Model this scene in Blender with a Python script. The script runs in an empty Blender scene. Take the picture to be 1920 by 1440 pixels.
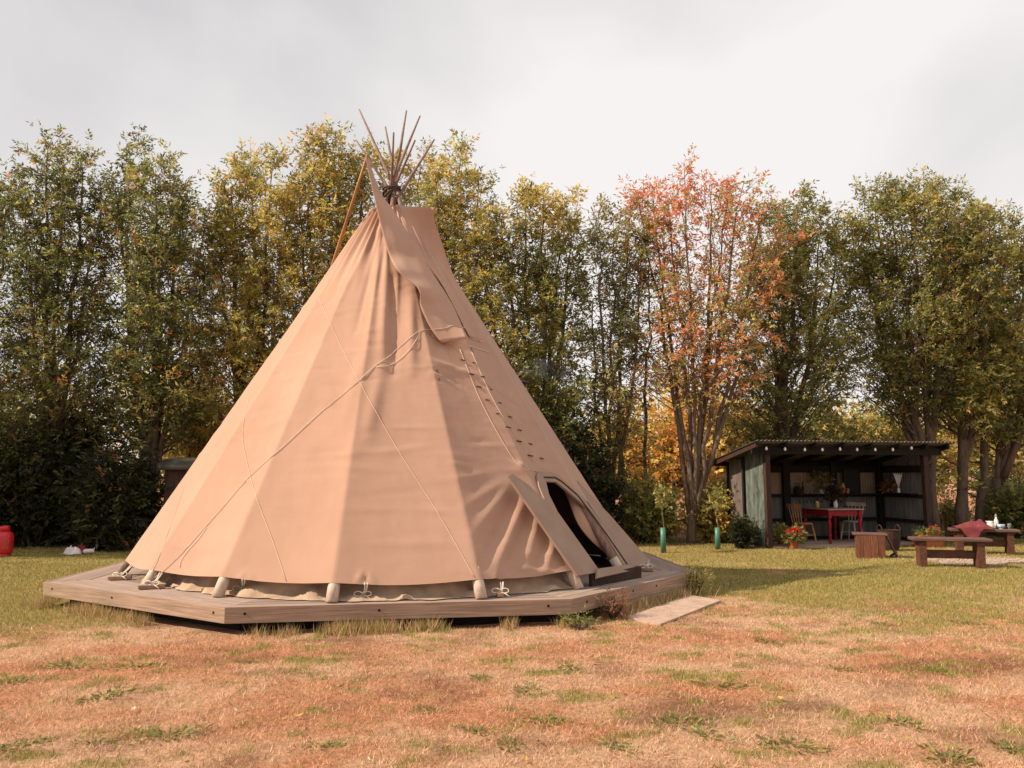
import bpy, math, random
import numpy as np
from mathutils import Vector, Matrix

# ------------------------------------------------------------------ camera, sky, sun, exposure
scene = bpy.context.scene
FPX, CAMH, VH = 1480.0, 1.55, 890.0            # focal length in photo pixels, eye height, horizon row
PITCH = math.atan((VH - 720.0) / FPX)
CP, SP = math.cos(PITCH), math.sin(PITCH)
cam_data = bpy.data.cameras.new('camera')
cam = bpy.data.objects.new('camera', cam_data)
scene.collection.objects.link(cam)
cam_data.sensor_fit = 'HORIZONTAL'
cam_data.sensor_width = 36.0
cam_data.lens = 36.0 * FPX / 1920.0
cam_data.clip_start, cam_data.clip_end = 0.1, 2000.0
cam.location = (0, 0, CAMH)
cam.rotation_euler = (math.pi / 2 + PITCH, 0, 0)
scene.camera = cam

SUN_EL, SUN_AZ = math.radians(39), math.radians(12)      # sun from the left, a little on the camera's side
sdir = Vector((-math.cos(SUN_EL) * math.cos(SUN_AZ), -math.cos(SUN_EL) * math.sin(SUN_AZ), math.sin(SUN_EL)))

world = bpy.data.worlds.new('World')
scene.world = world
world.use_nodes = True
wn, wl = world.node_tree.nodes, world.node_tree.links
wn.clear()
w_out = wn.new('ShaderNodeOutputWorld')
w_bg = wn.new('ShaderNodeBackground')
sky = wn.new('ShaderNodeTexSky')
sky.sky_type = 'NISHITA'
sky.sun_disc = False
sky.sun_elevation = SUN_EL
sky.sun_rotation = math.atan2(sdir.x, sdir.y)
sky.dust_density = 3.0
tc = wn.new('ShaderNodeTexCoord')
mp = wn.new('ShaderNodeMapping')
mp.inputs['Location'].default_value = (1.1, 6.4, 3.1)
mp.inputs['Scale'].default_value = (1.0, 1.0, 1.6)
wl.new(tc.outputs['Generated'], mp.inputs['Vector'])
cn = wn.new('ShaderNodeTexNoise')
cn.inputs['Scale'].default_value = 1.1
cn.inputs['Detail'].default_value = 7
cn.inputs['Roughness'].default_value = 0.46
cn.inputs['Distortion'].default_value = 0.3
wl.new(mp.outputs['Vector'], cn.inputs['Vector'])
cr = wn.new('ShaderNodeValToRGB')
cr.color_ramp.elements[0].position = 0.34
cr.color_ramp.elements[0].color = (4.7, 4.55, 4.58, 1)
cr.color_ramp.elements[1].position = 0.52
cr.color_ramp.elements[1].color = (7.2, 6.9, 6.75, 1)
wl.new(cn.outputs['Fac'], cr.inputs['Fac'])
cmix = wn.new('ShaderNodeMixRGB')
cmix.inputs['Fac'].default_value = 0.93
wl.new(sky.outputs['Color'], cmix.inputs['Color1'])
wl.new(cr.outputs['Color'], cmix.inputs['Color2'])
wl.new(cmix.outputs['Color'], w_bg.inputs['Color'])
w_bg.inputs['Strength'].default_value = 0.1
wl.new(w_bg.outputs['Background'], w_out.inputs['Surface'])

sun_data = bpy.data.lights.new('sun', 'SUN')
sun_data.energy = 5.0
sun_data.angle = math.radians(0.6)
sun_data.color = (1.0, 0.85, 0.67)
sun = bpy.data.objects.new('sun', sun_data)
scene.collection.objects.link(sun)
sun.rotation_euler = sdir.to_track_quat('Z', 'Y').to_euler()
sun.location = sdir * 60

scene.view_settings.view_transform = 'Standard'
scene.view_settings.look = 'None'
scene.view_settings.exposure = 0.45
scene.view_settings.gamma = 1.0
scene.view_settings.use_curve_mapping = False
scene.cycles.max_bounces = 6
scene.cycles.diffuse_bounces = 3
scene.cycles.transparent_max_bounces = 8

# ------------------------------------------------------------------ helpers
rng = np.random.default_rng(7)
COL = scene.collection
PI = math.pi


def ray(u, v):
    a, b = (u - 960.0) / FPX, -(v - 720.0) / FPX
    return np.array([a, CP - b * SP, SP + b * CP])


def onz(u, v, z=0.0):                           # the point of a photo pixel on the level z
    d = ray(u, v)
    return np.array([0, 0, CAMH]) + d * ((z - CAMH) / d[2])


def aty(u, v, y):                               # the point of a photo pixel at the distance y
    d = ray(u, v)
    return np.array([0, 0, CAMH]) + d * (y / d[1])


def project(P):
    P = np.asarray(P, float)
    x, y, z = P[..., 0], P[..., 1], P[..., 2] - CAMH
    zc, yc = y * CP + z * SP, -y * SP + z * CP
    return 960 + FPX * x / zc, 720 - FPX * yc / zc


def lin(r, g, b, k=1.0):
    o = []
    for c in (r, g, b):
        c = c / 255.0
        o.append(k * (c / 12.92 if c <= 0.04045 else ((c + 0.055) / 1.055) ** 2.4))
    return tuple(o)


def hash2(ix, iy, seed):
    h = (ix.astype(np.int64) * 374761393 + iy.astype(np.int64) * 668265263 + seed * 1442695041) & 0xffffffff
    h = ((h ^ (h >> 13)) * 1274126177) & 0xffffffff
    return ((h ^ (h >> 16)) & 0xffff) / 65535.0


def vnoise(x, y, seed=0):
    x, y = np.asarray(x, float), np.asarray(y, float)
    ix, iy = np.floor(x), np.floor(y)
    fx, fy = x - ix, y - iy
    fx, fy = fx * fx * (3 - 2 * fx), fy * fy * (3 - 2 * fy)
    a, b = hash2(ix, iy, seed), hash2(ix + 1, iy, seed)
    c, d = hash2(ix, iy + 1, seed), hash2(ix + 1, iy + 1, seed)
    return (a * (1 - fx) + b * fx) * (1 - fy) + (c * (1 - fx) + d * fx) * fy


def fbm(x, y, seed=0, octv=4):
    s, a, n = 0, 0.5, 0
    for k in range(octv):
        s = s + a * vnoise(x * 2 ** k, y * 2 ** k, seed + k * 17)
        n += a
        a *= 0.5
    return s / n


def sstep(a, b, x):
    t = np.clip((x - a) / (b - a), 0, 1)
    return t * t * (3 - 2 * t)


# ---- materials
def newmat(name):
    m = bpy.data.materials.new(name)
    m.use_nodes = True
    nt = m.node_tree
    return m, nt.nodes, nt.links, nt.nodes['Principled BSDF']


def simple(name, col, rough=0.7, var=0.25, scale=6.0, bump=0.0, metal=0.0, stretch=(1, 1, 1), dark=None, per_obj=0.0, spec=0.3):
    m, n, l, b = newmat(name)
    t = n.new('ShaderNodeTexCoord')
    mp_ = n.new('ShaderNodeMapping')
    mp_.inputs['Scale'].default_value = stretch
    l.new(t.outputs['Object'], mp_.inputs['Vector'])
    no = n.new('ShaderNodeTexNoise')
    no.inputs['Scale'].default_value = scale
    no.inputs['Detail'].default_value = 6
    no.inputs['Roughness'].default_value = 0.6
    l.new(mp_.outputs['Vector'], no.inputs['Vector'])
    r = n.new('ShaderNodeValToRGB')
    c0 = dark if dark else tuple(c * (1 - var) for c in col)
    c1 = col if dark else tuple(min(1, c * (1 + var)) for c in col)
    r.color_ramp.elements[0].color = (*c0, 1)
    r.color_ramp.elements[0].position = 0.32
    r.color_ramp.elements[1].color = (*c1, 1)
    r.color_ramp.elements[1].position = 0.68
    l.new(no.outputs['Fac'], r.inputs['Fac'])
    out = r.outputs['Color']
    if per_obj:
        oi = n.new('ShaderNodeObjectInfo')
        mr = n.new('ShaderNodeMapRange')
        mr.inputs['To Min'].default_value = 1 - per_obj
        mr.inputs['To Max'].default_value = 1 + per_obj
        l.new(oi.outputs['Random'], mr.inputs['Value'])
        hs = n.new('ShaderNodeHueSaturation')
        l.new(out, hs.inputs['Color'])
        l.new(mr.outputs['Result'], hs.inputs['Value'])
        out = hs.outputs['Color']
    l.new(out, b.inputs['Base Color'])
    b.inputs['Roughness'].default_value = rough
    b.inputs['Metallic'].default_value = metal
    b.inputs['Specular IOR Level'].default_value = spec
    if bump:
        bp = n.new('ShaderNodeBump')
        bp.inputs['Strength'].default_value = bump
        bp.inputs['Distance'].default_value = 0.02
        l.new(no.outputs['Fac'], bp.inputs['Height'])
        l.new(bp.outputs['Normal'], b.inputs['Normal'])
    return m


def leafmat(name, trans=0.5):
    m, n, l, b = newmat(name)
    a = n.new('ShaderNodeAttribute')
    a.attribute_name = 'tint'
    b.inputs['Roughness'].default_value = 0.5
    b.inputs['Specular IOR Level'].default_value = 0.35
    l.new(a.outputs['Color'], b.inputs['Base Color'])
    tr = n.new('ShaderNodeBsdfTranslucent')
    l.new(a.outputs['Color'], tr.inputs['Color'])
    mx = n.new('ShaderNodeMixShader')
    mx.inputs['Fac'].default_value = trans
    l.new(b.outputs['BSDF'], mx.inputs[1])
    l.new(tr.outputs['BSDF'], mx.inputs[2])
    l.new(mx.outputs['Shader'], n['Material Output'].inputs['Surface'])
    return m


M = {}
M['leaf'] = leafmat('leaf')
M['grass'] = leafmat('grass_blades', 0.25)
M['bark'] = simple('bark', (0.125, 0.085, 0.06), 0.9, 0.4, 9, 0.7, stretch=(3, 3, 0.6))
M['bark_dark'] = simple('bark_dark', (0.07, 0.045, 0.035), 0.9, 0.4, 9, 0.7, stretch=(3, 3, 0.6))
M['pole'] = simple('pole_wood', (0.20, 0.125, 0.095), 0.75, 0.35, 7, 0.25, stretch=(4, 4, 0.7))
M['pole_pale'] = simple('pole_foot_wood', (0.52, 0.40, 0.31), 0.7, 0.2, 9, 0.2, stretch=(4, 4, 0.7))
M['deck'] = simple('weathered_deck', (0.29, 0.21, 0.172), 0.8, 0.30, 3, 0.3, stretch=(0.7, 14, 14), per_obj=0.16)
M['fascia'] = simple('fascia_wood', (0.30, 0.20, 0.142), 0.75, 0.32, 3, 0.25, stretch=(0.6, 14, 14), per_obj=0.06)
M['cleat'] = simple('cleat_wood', (0.33, 0.20, 0.13), 0.7, 0.3, 8, 0.2, per_obj=0.15)
M['black'] = simple('black_hole', (0.02, 0.015, 0.012), 0.9, 0.2)
M['rope'] = simple('rope', (0.50, 0.38, 0.28), 0.9, 0.2, 60, 0.3)
M['rope_white'] = simple('white_cord', (0.66, 0.57, 0.47), 0.9, 0.15, 60, 0.3)
M['seam'] = simple('seam_tape', (0.60, 0.43, 0.33), 0.85, 0.1, 40)
M['door'] = simple('door_board', (0.30, 0.20, 0.145), 0.6, 0.10, 3, 0.05)
M['liner'] = simple('liner_canvas', (0.42, 0.29, 0.20), 0.85, 0.2, 5, 0.2)
M['slab'] = simple('slab', (0.40, 0.28, 0.215), 0.85, 0.18, 6, 0.25)
M['black_wood'] = simple('black_stained_timber', (0.011, 0.008, 0.007), 0.85, 0.4, 7, 0.25, stretch=(3, 3, 0.7))
M['brown_wood'] = simple('brown_stained_timber', (0.042, 0.020, 0.014), 0.75, 0.4, 7, 0.25, stretch=(3, 3, 0.7))
M['bench_top'] = simple('bench_top_timber', (0.12, 0.065, 0.05), 0.7, 0.3, 6, 0.25, stretch=(0.8, 6, 4))
M['bench'] = simple('bench_timber', (0.095, 0.036, 0.02), 0.65, 0.4, 6, 0.25, stretch=(2, 4, 3), per_obj=0.12)
M['crate'] = simple('crate_boards', (0.14, 0.05, 0.025), 0.65, 0.45, 7, 0.3, stretch=(6, 6, 0.8), per_obj=0.2)
M['tin'] = simple('galvanised_tin', (0.135, 0.128, 0.12), 0.8, 0.35, 3, 0.05, metal=0.25, per_obj=0.12, stretch=(3, 3, 0.5))
M['tin_dark'] = simple('dark_roof_tin', (0.13, 0.115, 0.11), 0.6, 0.3, 3, 0.05, metal=0.3)
M['tin_green'] = simple('shaded_green_tin', (0.15, 0.17, 0.148), 0.85, 0.3, 4, 0.2, dark=(0.032, 0.045, 0.038), stretch=(2, 2, 0.8))  # green tin, its tone darkened to carry dappled tree shade
M['tin_brown'] = simple('brown_tin', (0.17, 0.135, 0.11), 0.7, 0.35, 4, 0.2, dark=(0.08, 0.065, 0.055), stretch=(2, 2, 0.6))
M['tin_warm_lit'] = simple('warm_lit_tin', (0.23, 0.165, 0.105), 0.6, 0.2, 3, 0.05, per_obj=0.08)  # tan tone carries the light reflected onto the upper sheets
M['red_paint'] = simple('red_paint', (0.24, 0.007, 0.012), 0.5, 0.25, 8, 0.1)
M['table_top'] = simple('scrubbed_table_top', (0.30, 0.21, 0.18), 0.6, 0.2, 5, 0.1, stretch=(1, 5, 1))
M['honey_wood'] = simple('honey_wood', (0.34, 0.155, 0.055), 0.5, 0.25, 8, 0.1)
M['pale_wood'] = simple('pale_wood', (0.42, 0.33, 0.27), 0.6, 0.2, 8, 0.1)
M['terracotta'] = simple('terracotta', (0.36, 0.10, 0.038), 0.8, 0.15, 8, 0.1)
M['soil'] = simple('soil', (0.04, 0.025, 0.018), 0.95, 0.3, 30, 0.5)
M['white_glaze'] = simple('white_glaze', (0.66, 0.62, 0.56), 0.3, 0.08, 6)
M['blue_glaze'] = simple('blue_white_glaze', (0.55, 0.62, 0.68), 0.3, 0.3, 14, dark=(0.20, 0.28, 0.42))
M['yellow_glaze'] = simple('yellow_glaze', (0.50, 0.27, 0.06), 0.4, 0.15, 8)
M['blanket'] = simple('maroon_blanket', (0.16, 0.032, 0.036), 0.9, 0.3, 12, 0.4)
M['white_cloth'] = simple('white_cloth', (0.62, 0.57, 0.56), 0.9, 0.15, 9, 0.3)
M['maroon_cloth'] = simple('maroon_cloth', (0.22, 0.02, 0.045), 0.9, 0.2, 9, 0.3)
M['gas_red'] = simple('gas_bottle_red', (0.50, 0.012, 0.022), 0.35, 0.12, 6, 0.05, spec=0.5)
M['gas_mark'] = simple('pale_marking', (0.45, 0.20, 0.16), 0.6, 0.1)
M['guard'] = simple('green_plastic_guard', (0.055, 0.16, 0.105), 0.45, 0.2, 8, spec=0.5)
M['steel'] = simple('dull_steel', (0.35, 0.33, 0.31), 0.4, 0.2, 10, metal=0.7)
M['pipe_dark'] = simple('sooty_steel', (0.05, 0.045, 0.04), 0.5, 0.3, 10, metal=0.6)
M['chalk'] = simple('chalkboard', (0.015, 0.017, 0.017), 0.8, 0.3, 4)
M['bulb'] = simple('frosted_bulb', (0.72, 0.68, 0.62), 0.25, 0.04, 6, spec=0.5)
M['hut'] = simple('dark_hut_cladding', (0.055, 0.030, 0.022), 0.7, 0.3, 5, 0.2, stretch=(4, 4, 0.6))
M['hut_roof'] = simple('curved_tin_roof', (0.06, 0.055, 0.04), 0.55, 0.3, 4, 0.1, metal=0.2)
M['gravel'] = simple('ash_and_gravel', (0.40, 0.30, 0.24), 0.95, 0.3, 40, 0.8)
M['canvas'] = None
M['wicker'] = simple('wicker', (0.04, 0.02, 0.013), 0.8, 0.4, 40, 0.5)

m, n, l, b = newmat('canvas')
tcx = n.new('ShaderNodeTexCoord')
n1 = n.new('ShaderNodeTexNoise')
n1.inputs['Scale'].default_value = 1.3
n1.inputs['Detail'].default_value = 8
l.new(tcx.outputs['Object'], n1.inputs['Vector'])
r1 = n.new('ShaderNodeValToRGB')
r1.color_ramp.elements[0].position, r1.color_ramp.elements[1].position = 0.3, 0.7
r1.color_ramp.elements[0].color = (0.385, 0.229, 0.159, 1)
r1.color_ramp.elements[1].color = (0.425, 0.257, 0.181, 1)
l.new(n1.outputs['Fac'], r1.inputs['Fac'])
n4 = n.new('ShaderNodeTexNoise')                # faint run-off streaks and handling marks
n4.inputs['Scale'].default_value = 2.2
n4.inputs['Detail'].default_value = 6
mp4 = n.new('ShaderNodeMapping')
mp4.inputs['Scale'].default_value = (3.0, 3.0, 0.35)
l.new(tcx.outputs['Object'], mp4.inputs['Vector'])
l.new(mp4.outputs['Vector'], n4.inputs['Vector'])
m4 = n.new('ShaderNodeMapRange')
m4.inputs['From Min'].default_value, m4.inputs['From Max'].default_value = 0.25, 0.7
m4.inputs['To Min'].default_value, m4.inputs['To Max'].default_value = 0.95, 1.02
l.new(n4.outputs['Fac'], m4.inputs['Value'])
x4 = n.new('ShaderNodeMixRGB')
x4.blend_type = 'MULTIPLY'
x4.inputs['Fac'].default_value = 1.0
l.new(r1.outputs['Color'], x4.inputs['Color1'])
l.new(m4.outputs['Result'], x4.inputs['Color2'])
l.new(x4.outputs['Color'], b.inputs['Base Color'])
b.inputs['Roughness'].default_value = 0.9
b.inputs['Specular IOR Level'].default_value = 0.15
b.inputs['Sheen Weight'].default_value = 0.15
n2 = n.new('ShaderNodeTexNoise')
n2.inputs['Scale'].default_value = 5
n2.inputs['Detail'].default_value = 5
mpx = n.new('ShaderNodeMapping')
mpx.inputs['Scale'].default_value = (0.8, 0.8, 2.6)
l.new(tcx.outputs['Object'], mpx.inputs['Vector'])
l.new(mpx.outputs['Vector'], n2.inputs['Vector'])
n3 = n.new('ShaderNodeTexNoise')
n3.inputs['Scale'].default_value = 240
l.new(tcx.outputs['Object'], n3.inputs['Vector'])
ad = n.new('ShaderNodeMath')
ad.operation = 'MULTIPLY_ADD'
ad.inputs[1].default_value = 0.06
l.new(n3.outputs['Fac'], ad.inputs[0])
l.new(n2.outputs['Fac'], ad.inputs[2])
bp = n.new('ShaderNodeBump')
bp.inputs['Strength'].default_value = 0.10
bp.inputs['Distance'].default_value = 0.03
l.new(ad.outputs[0], bp.inputs['Height'])
l.new(bp.outputs['Normal'], b.inputs['Normal'])
M['canvas'] = m

# ---- objects
ROOTS = {}


def tag(o, label=None, cat=None, group=None, kind=None):
    if label: o['label'] = label
    if cat: o['category'] = cat
    if group: o['group'] = group
    if kind: o['kind'] = kind
    return o


def thing(name, loc, label, cat, group=None, rz=0.0):
    o = bpy.data.objects.new(name, None)
    COL.objects.link(o)
    o.empty_display_size = 0.2
    o.location = loc
    o.rotation_euler = (0, 0, rz)
    ROOTS[o] = Matrix.Translation(Vector(loc)) @ Matrix.Rotation(rz, 4, 'Z')
    return tag(o, label, cat, group)


def link(name, me, mat, parent=None):
    o = bpy.data.objects.new(name, me)
    COL.objects.link(o)
    if mat is not None and not me.materials:
        me.materials.append(mat)
    if parent is not None:
        o.parent = parent
    return o


class MB:
    """collects shapes for one mesh"""
    def __init__(self):
        self.v, self.f, self.n = [], [], 0

    def add(self, v, f):
        v = np.asarray(v, float).reshape(-1, 3)
        self.v.append(v)
        k = self.n
        self.f.extend([tuple(i + k for i in q) for q in f])
        self.n += len(v)
        return self

    def box(self, c, s, rz=0.0, rot=None, bev=0.0):
        x, y, z = s[0] / 2, s[1] / 2, s[2] / 2
        if bev <= 0:
            v = np.array([(-x, -y, -z), (x, -y, -z), (x, y, -z), (-x, y, -z), (-x, -y, z), (x, -y, z), (x, y, z), (-x, y, z)])
            f = [(0, 3, 2, 1), (4, 5, 6, 7), (0, 1, 5, 4), (1, 2, 6, 5), (2, 3, 7, 6), (3, 0, 4, 7)]
        else:
            e = min(bev, x * .8, y * .8, z * .8)
            ring = lambda xx, yy, zz: [(-xx, -yy, zz), (xx, -yy, zz), (xx, yy, zz), (-xx, yy, zz)]
            v = np.array(ring(x - e, y - e, -z) + ring(x, y, -z + e) + ring(x, y, z - e) + ring(x - e, y - e, z))
            f = [(3, 2, 1, 0), (12, 13, 14, 15)]
            for k in range(3):
                for i in range(4):
                    j = (i + 1) % 4
                    f.append((k * 4 + i, k * 4 + j, k * 4 + 4 + j, k * 4 + 4 + i))
        if rot is None:
            ca, sa = math.cos(rz), math.sin(rz)
            R = np.array([[ca, -sa, 0], [sa, ca, 0], [0, 0, 1]])
        else:
            R = np.array(rot)
        return self.add(v @ R.T + np.array(c), f)

    def beam(self, a, b, w, h, up=(0, 0, 1), bev=0.0):
        a, b = np.array(a, float), np.array(b, float)
        d = b - a
        L = np.linalg.norm(d)
        d = d / L
        s = np.cross(up, d)
        if np.linalg.norm(s) < 1e-4: s = np.cross((0, 1, 0), d)
        s /= np.linalg.norm(s)
        t = np.cross(d, s)
        return self.box((a + b) / 2, (L, w, h), rot=np.stack([d, s, t], 1), bev=bev)

    def tube(self, pts, rad, n=7, cap=True):
        p = np.asarray(pts, float)
        k = len(p)
        r = np.broadcast_to(np.asarray(rad, float), (k,))
        d = np.gradient(p, axis=0)
        d /= np.linalg.norm(d, axis=1)[:, None] + 1e-9
        ref = np.array([0.31, 0.95, 0.05]) if abs(d[:, 2]).mean() > 0.6 else np.array([0.05, 0.1, 1.0])
        s = np.cross(d, ref)
        s /= np.linalg.norm(s, axis=1)[:, None] + 1e-9
        t = np.cross(d, s)
        a = np.linspace(0, 2 * PI, n, endpoint=False)
        v = p[:, None] + r[:, None, None] * (np.cos(a)[None, :, None] * s[:, None] + np.sin(a)[None, :, None] * t[:, None])
        f = []
        for i in range(k - 1):
            for j in range(n):
                j2 = (j + 1) % n
                f.append((i * n + j, i * n + j2, i * n + n + j2, i * n + n + j))
        if cap:
            f.append(tuple(range(n))[::-1])
            f.append(tuple(range((k - 1) * n, k * n)))
        return self.add(v.reshape(-1, 3), f)

    def lathe(self, c, prof, n=14):
        v, f = [], []
        for r, z in prof:
            for j in range(n):
                a = 2 * PI * j / n
                v.append((c[0] + r * math.cos(a), c[1] + r * math.sin(a), c[2] + z))
        for i in range(len(prof) - 1):
            for j in range(n):
                j2 = (j + 1) % n
                f.append((i * n + j, i * n + j2, i * n + n + j2, i * n + n + j))
        f.append(tuple(range(n))[::-1])
        f.append(tuple(range((len(prof) - 1) * n, len(prof) * n)))
        return self.add(v, f)

    def slab(self, poly, nrm, th):
        """a flat outline given thickness along -nrm"""
        p = np.asarray(poly, float)
        q = p - np.asarray(nrm, float) * th
        k = len(p)
        f = [tuple(range(k)), tuple(range(2 * k - 1, k - 1, -1))]
        for i in range(k):
            j = (i + 1) % k
            f.append((i, k + i, k + j, j))
        return self.add(np.vstack([p, q]), f)

    def grid(self, G, flip=False):
        G = np.asarray(G, float)
        a, b = G.shape[:2]
        f = []
        for i in range(a - 1):
            for j in range(b - 1):
                q = (i * b + j, i * b + j + 1, i * b + b + j + 1, i * b + b + j)
                f.append(q[::-1] if flip else q)
        return self.add(G.reshape(-1, 3), f)

    def mesh(self, name, parent=None, world=False):
        v = np.vstack(self.v)
        if world and parent is not None:
            inv = np.array(ROOTS[parent].inverted())
            v = v @ inv[:3, :3].T + inv[:3, 3]
        me = bpy.data.meshes.new(name)
        me.from_pydata(v.tolist(), [], self.f)
        me.update()
        return me

    def build(self, name, mat, parent=None, world=False, smooth=False, root=None):
        me = self.mesh(name, root if root is not None else parent, world)
        if smooth:
            me.polygons.foreach_set('use_smooth', np.ones(len(me.polygons), bool))
        return link(name, me, M[mat] if isinstance(mat, str) else mat, parent)


def oriented(mb_, name, mat, parent, origin, ang):
    """one board of a thing, its own x axis along the grain; shape and origin given in world space"""
    W = Matrix.Translation(Vector(origin)) @ Matrix.Rotation(ang, 4, 'Z')
    inv = np.array(W.inverted())
    v = np.vstack(mb_.v) @ inv[:3, :3].T + inv[:3, 3]
    me = bpy.data.meshes.new(name)
    me.from_pydata(v.tolist(), [], mb_.f)
    me.update()
    o = link(name, me, M[mat], parent)
    L = ROOTS[parent].inverted() @ W
    o.location = L.to_translation()
    o.rotation_euler = L.to_euler()
    ROOTS[o] = W
    return o


def quads_mesh(name, V, tint, mat, parent=None, k=4):
    """V (n,k,3) loose faces with one colour each"""
    n = len(V)
    me = bpy.data.meshes.new(name)
    me.vertices.add(n * k)
    me.vertices.foreach_set('co', V.reshape(-1).astype(np.float32))
    me.loops.add(n * k)
    me.loops.foreach_set('vertex_index', np.arange(n * k, dtype=np.int32))
    me.polygons.add(n)
    me.polygons.foreach_set('loop_start', np.arange(0, n * k, k, dtype=np.int32))
    a = me.attributes.new('tint', 'FLOAT_COLOR', 'POINT')
    c = np.ones((n, k, 4), np.float32)
    c[:, :, :3] = tint[:, None, :]
    a.data.foreach_set('color', c.reshape(-1))
    me.update()
    me.validate()
    return link(name, me, mat, parent)


def unit(a):
    return a / (np.linalg.norm(a, axis=-1, keepdims=True) + 1e-9)



# ------------------------------------------------------------------ ground
DECK_Z = 0.25
DECK = np.array([(-5.69, 9.80), (-2.82, 7.95), (0.62, 8.48), (2.49, 10.86), (2.25, 13.6), (0.2, 15.6), (-3.4, 15.6), (-5.95, 13.6)])
DC = np.array([-1.65, 11.75])


def greenness(x, y):
    """how green (1) or scorched (0) the lawn is: greener to the right, far back and on the left, dry in front"""
    base = 0.12 + 0.50 * sstep(5.8, 12.0, y + 0.5 * sstep(1.5, 4, x) - 0.9 * (fbm(x * 0.45, y * 0.45, 3, 5) - 0.5) * 7.5)
    base = base + 0.30 * sstep(-2.5, -5.5, x) * sstep(5.5, 9.0, y)
    base = base + 0.12 * sstep(9.5, 12, y) * sstep(1, 3, x)
    n_ = 0.5 * fbm(x * 0.9, y * 1.1, 11, 5) + 0.5 * fbm(x * 4.5, y * 5.5, 19, 4)
    blob = sstep(0.58, 0.74, fbm(x * 5.4 + 3.1, y * 6.0, 23, 4))
    return np.clip(base + (n_ - 0.5) * 1.1 + blob * 0.5, 0, 1)


C_STRAW = np.array(lin(242, 194, 158, 0.74))
C_RUST = np.array(lin(220, 138, 92, 0.70))
C_EARTH = np.array(lin(150, 98, 74, 0.66))
C_GREEN = np.array(lin(190, 174, 98, 0.68))
C_DGREEN = np.array(lin(128, 130, 66, 0.66))
C_FIELD = np.array(lin(226, 168, 138, 0.72))


def ground_col(x, y):
    g = greenness(x, y)
    rust = 0.02 + 0.62 * sstep(0.38, 0.68, fbm(x * 0.9 + 1.5 * fbm(x * 2, y * 2, 90), y * 1.5, 41, 6))
    earth = np.clip(sstep(0.58, 0.74, fbm(x * 0.6 + 9, y * 0.9, 57, 5)) + 0.6 * sstep(0.58, 0.70, fbm(x * 2.6, y * 3.4, 58, 4)), 0, 1)
    dry = C_STRAW * (1 - rust)[..., None] + C_RUST * rust[..., None]
    dry = dry * (1 - 0.7 * earth)[..., None] + C_EARTH * (0.7 * earth)[..., None]
    gg = sstep(0.35, 0.75, g)[..., None]
    c = dry * (1 - gg * 0.8) + C_GREEN * gg * 0.8
    fld = sstep(19.5, 22.0, y + 2.0 * (fbm(x * 0.5, y * 0.5, 5) - 0.5))[..., None]
    c = c * (1 - fld) + C_FIELD * fld
    litter = (sstep(17.0, 18.4, y + 1.2 * (fbm(x * 0.6, y * 0.6, 8) - 0.5)) * (1 - sstep(20, 22, y)))[..., None] * 0.75
    c = c * (1 - litter) + np.array(lin(120, 86, 52, 0.5)) * litter
    return c


def lines(*segs):
    o = []
    for a, b_, k in segs:
        o.append(np.linspace(a, b_, k, endpoint=False))
    return np.concatenate(o)


gx = lines((-900, -60, 6), (-60, -16, 22), (-16, 16, 220), (16, 60, 22), (60, 901, 7))
gy = lines((-200, -4, 8), (-4, 3.5, 10), (3.5, 12, 105), (12, 24, 75), (24, 70, 46), (70, 1501, 9))
X, Y = np.meshgrid(gx, gy)
near = (Y > 3) & (Y < 22) & (abs(X) < 17)
Z = np.where(near, ((fbm(X * 0.8, Y * 0.8, 77) - 0.5) * 0.035 + (fbm(X * 2.6, Y * 2.6, 78, 2) - 0.5) * 0.028) * sstep(3.0, 4.5, Y), 0.0)
Z = Z - 0.02 + 0.0
mb = MB()
mb.grid(np.dstack([X, Y, Z]))
ground = mb.build('ground', None, smooth=True)
tag(ground, 'scorched lawn, pale straw and rust in front, greener towards the right', 'ground', kind='structure')
at = ground.data.attributes.new('tint', 'FLOAT_COLOR', 'POINT')
gc = np.ones((X.size, 4), np.float32)
gc[:, :3] = ground_col(X.ravel(), Y.ravel())
at.data.foreach_set('color', gc.ravel())
m, n, l, b = newmat('lawn_soil')
a_ = n.new('ShaderNodeAttribute'); a_.attribute_name = 'tint'
t_ = n.new('ShaderNodeTexCoord')
no = n.new('ShaderNodeTexNoise'); no.inputs['Scale'].default_value = 26; no.inputs['Detail'].default_value = 9; no.inputs['Roughness'].default_value = 0.75
l.new(t_.outputs['Object'], no.inputs['Vector'])
rp = n.new('ShaderNodeMapRange')
rp.inputs['From Min'].default_value, rp.inputs['From Max'].default_value = 0.3, 0.7
rp.inputs['To Min'].default_value, rp.inputs['To Max'].default_value = 0.36, 1.05
l.new(no.outputs['Fac'], rp.inputs['Value'])
mx = n.new('ShaderNodeMixRGB'); mx.blend_type = 'MULTIPLY'; mx.inputs['Fac'].default_value = 1
l.new(a_.outputs['Color'], mx.inputs['Color1']); l.new(rp.outputs['Result'], mx.inputs['Color2'])
l.new(mx.outputs['Color'], b.inputs['Base Color'])
b.inputs['Roughness'].default_value = 0.95
b.inputs['Specular IOR Level'].default_value = 0.1
bp = n.new('ShaderNodeBump'); bp.inputs['Strength'].default_value = 0.8; bp.inputs['Distance'].default_value = 0.03
l.new(no.outputs['Fac'], bp.inputs['Height']); l.new(bp.outputs['Normal'], b.inputs['Normal'])
ground.data.materials.clear(); ground.data.materials.append(m)


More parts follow.
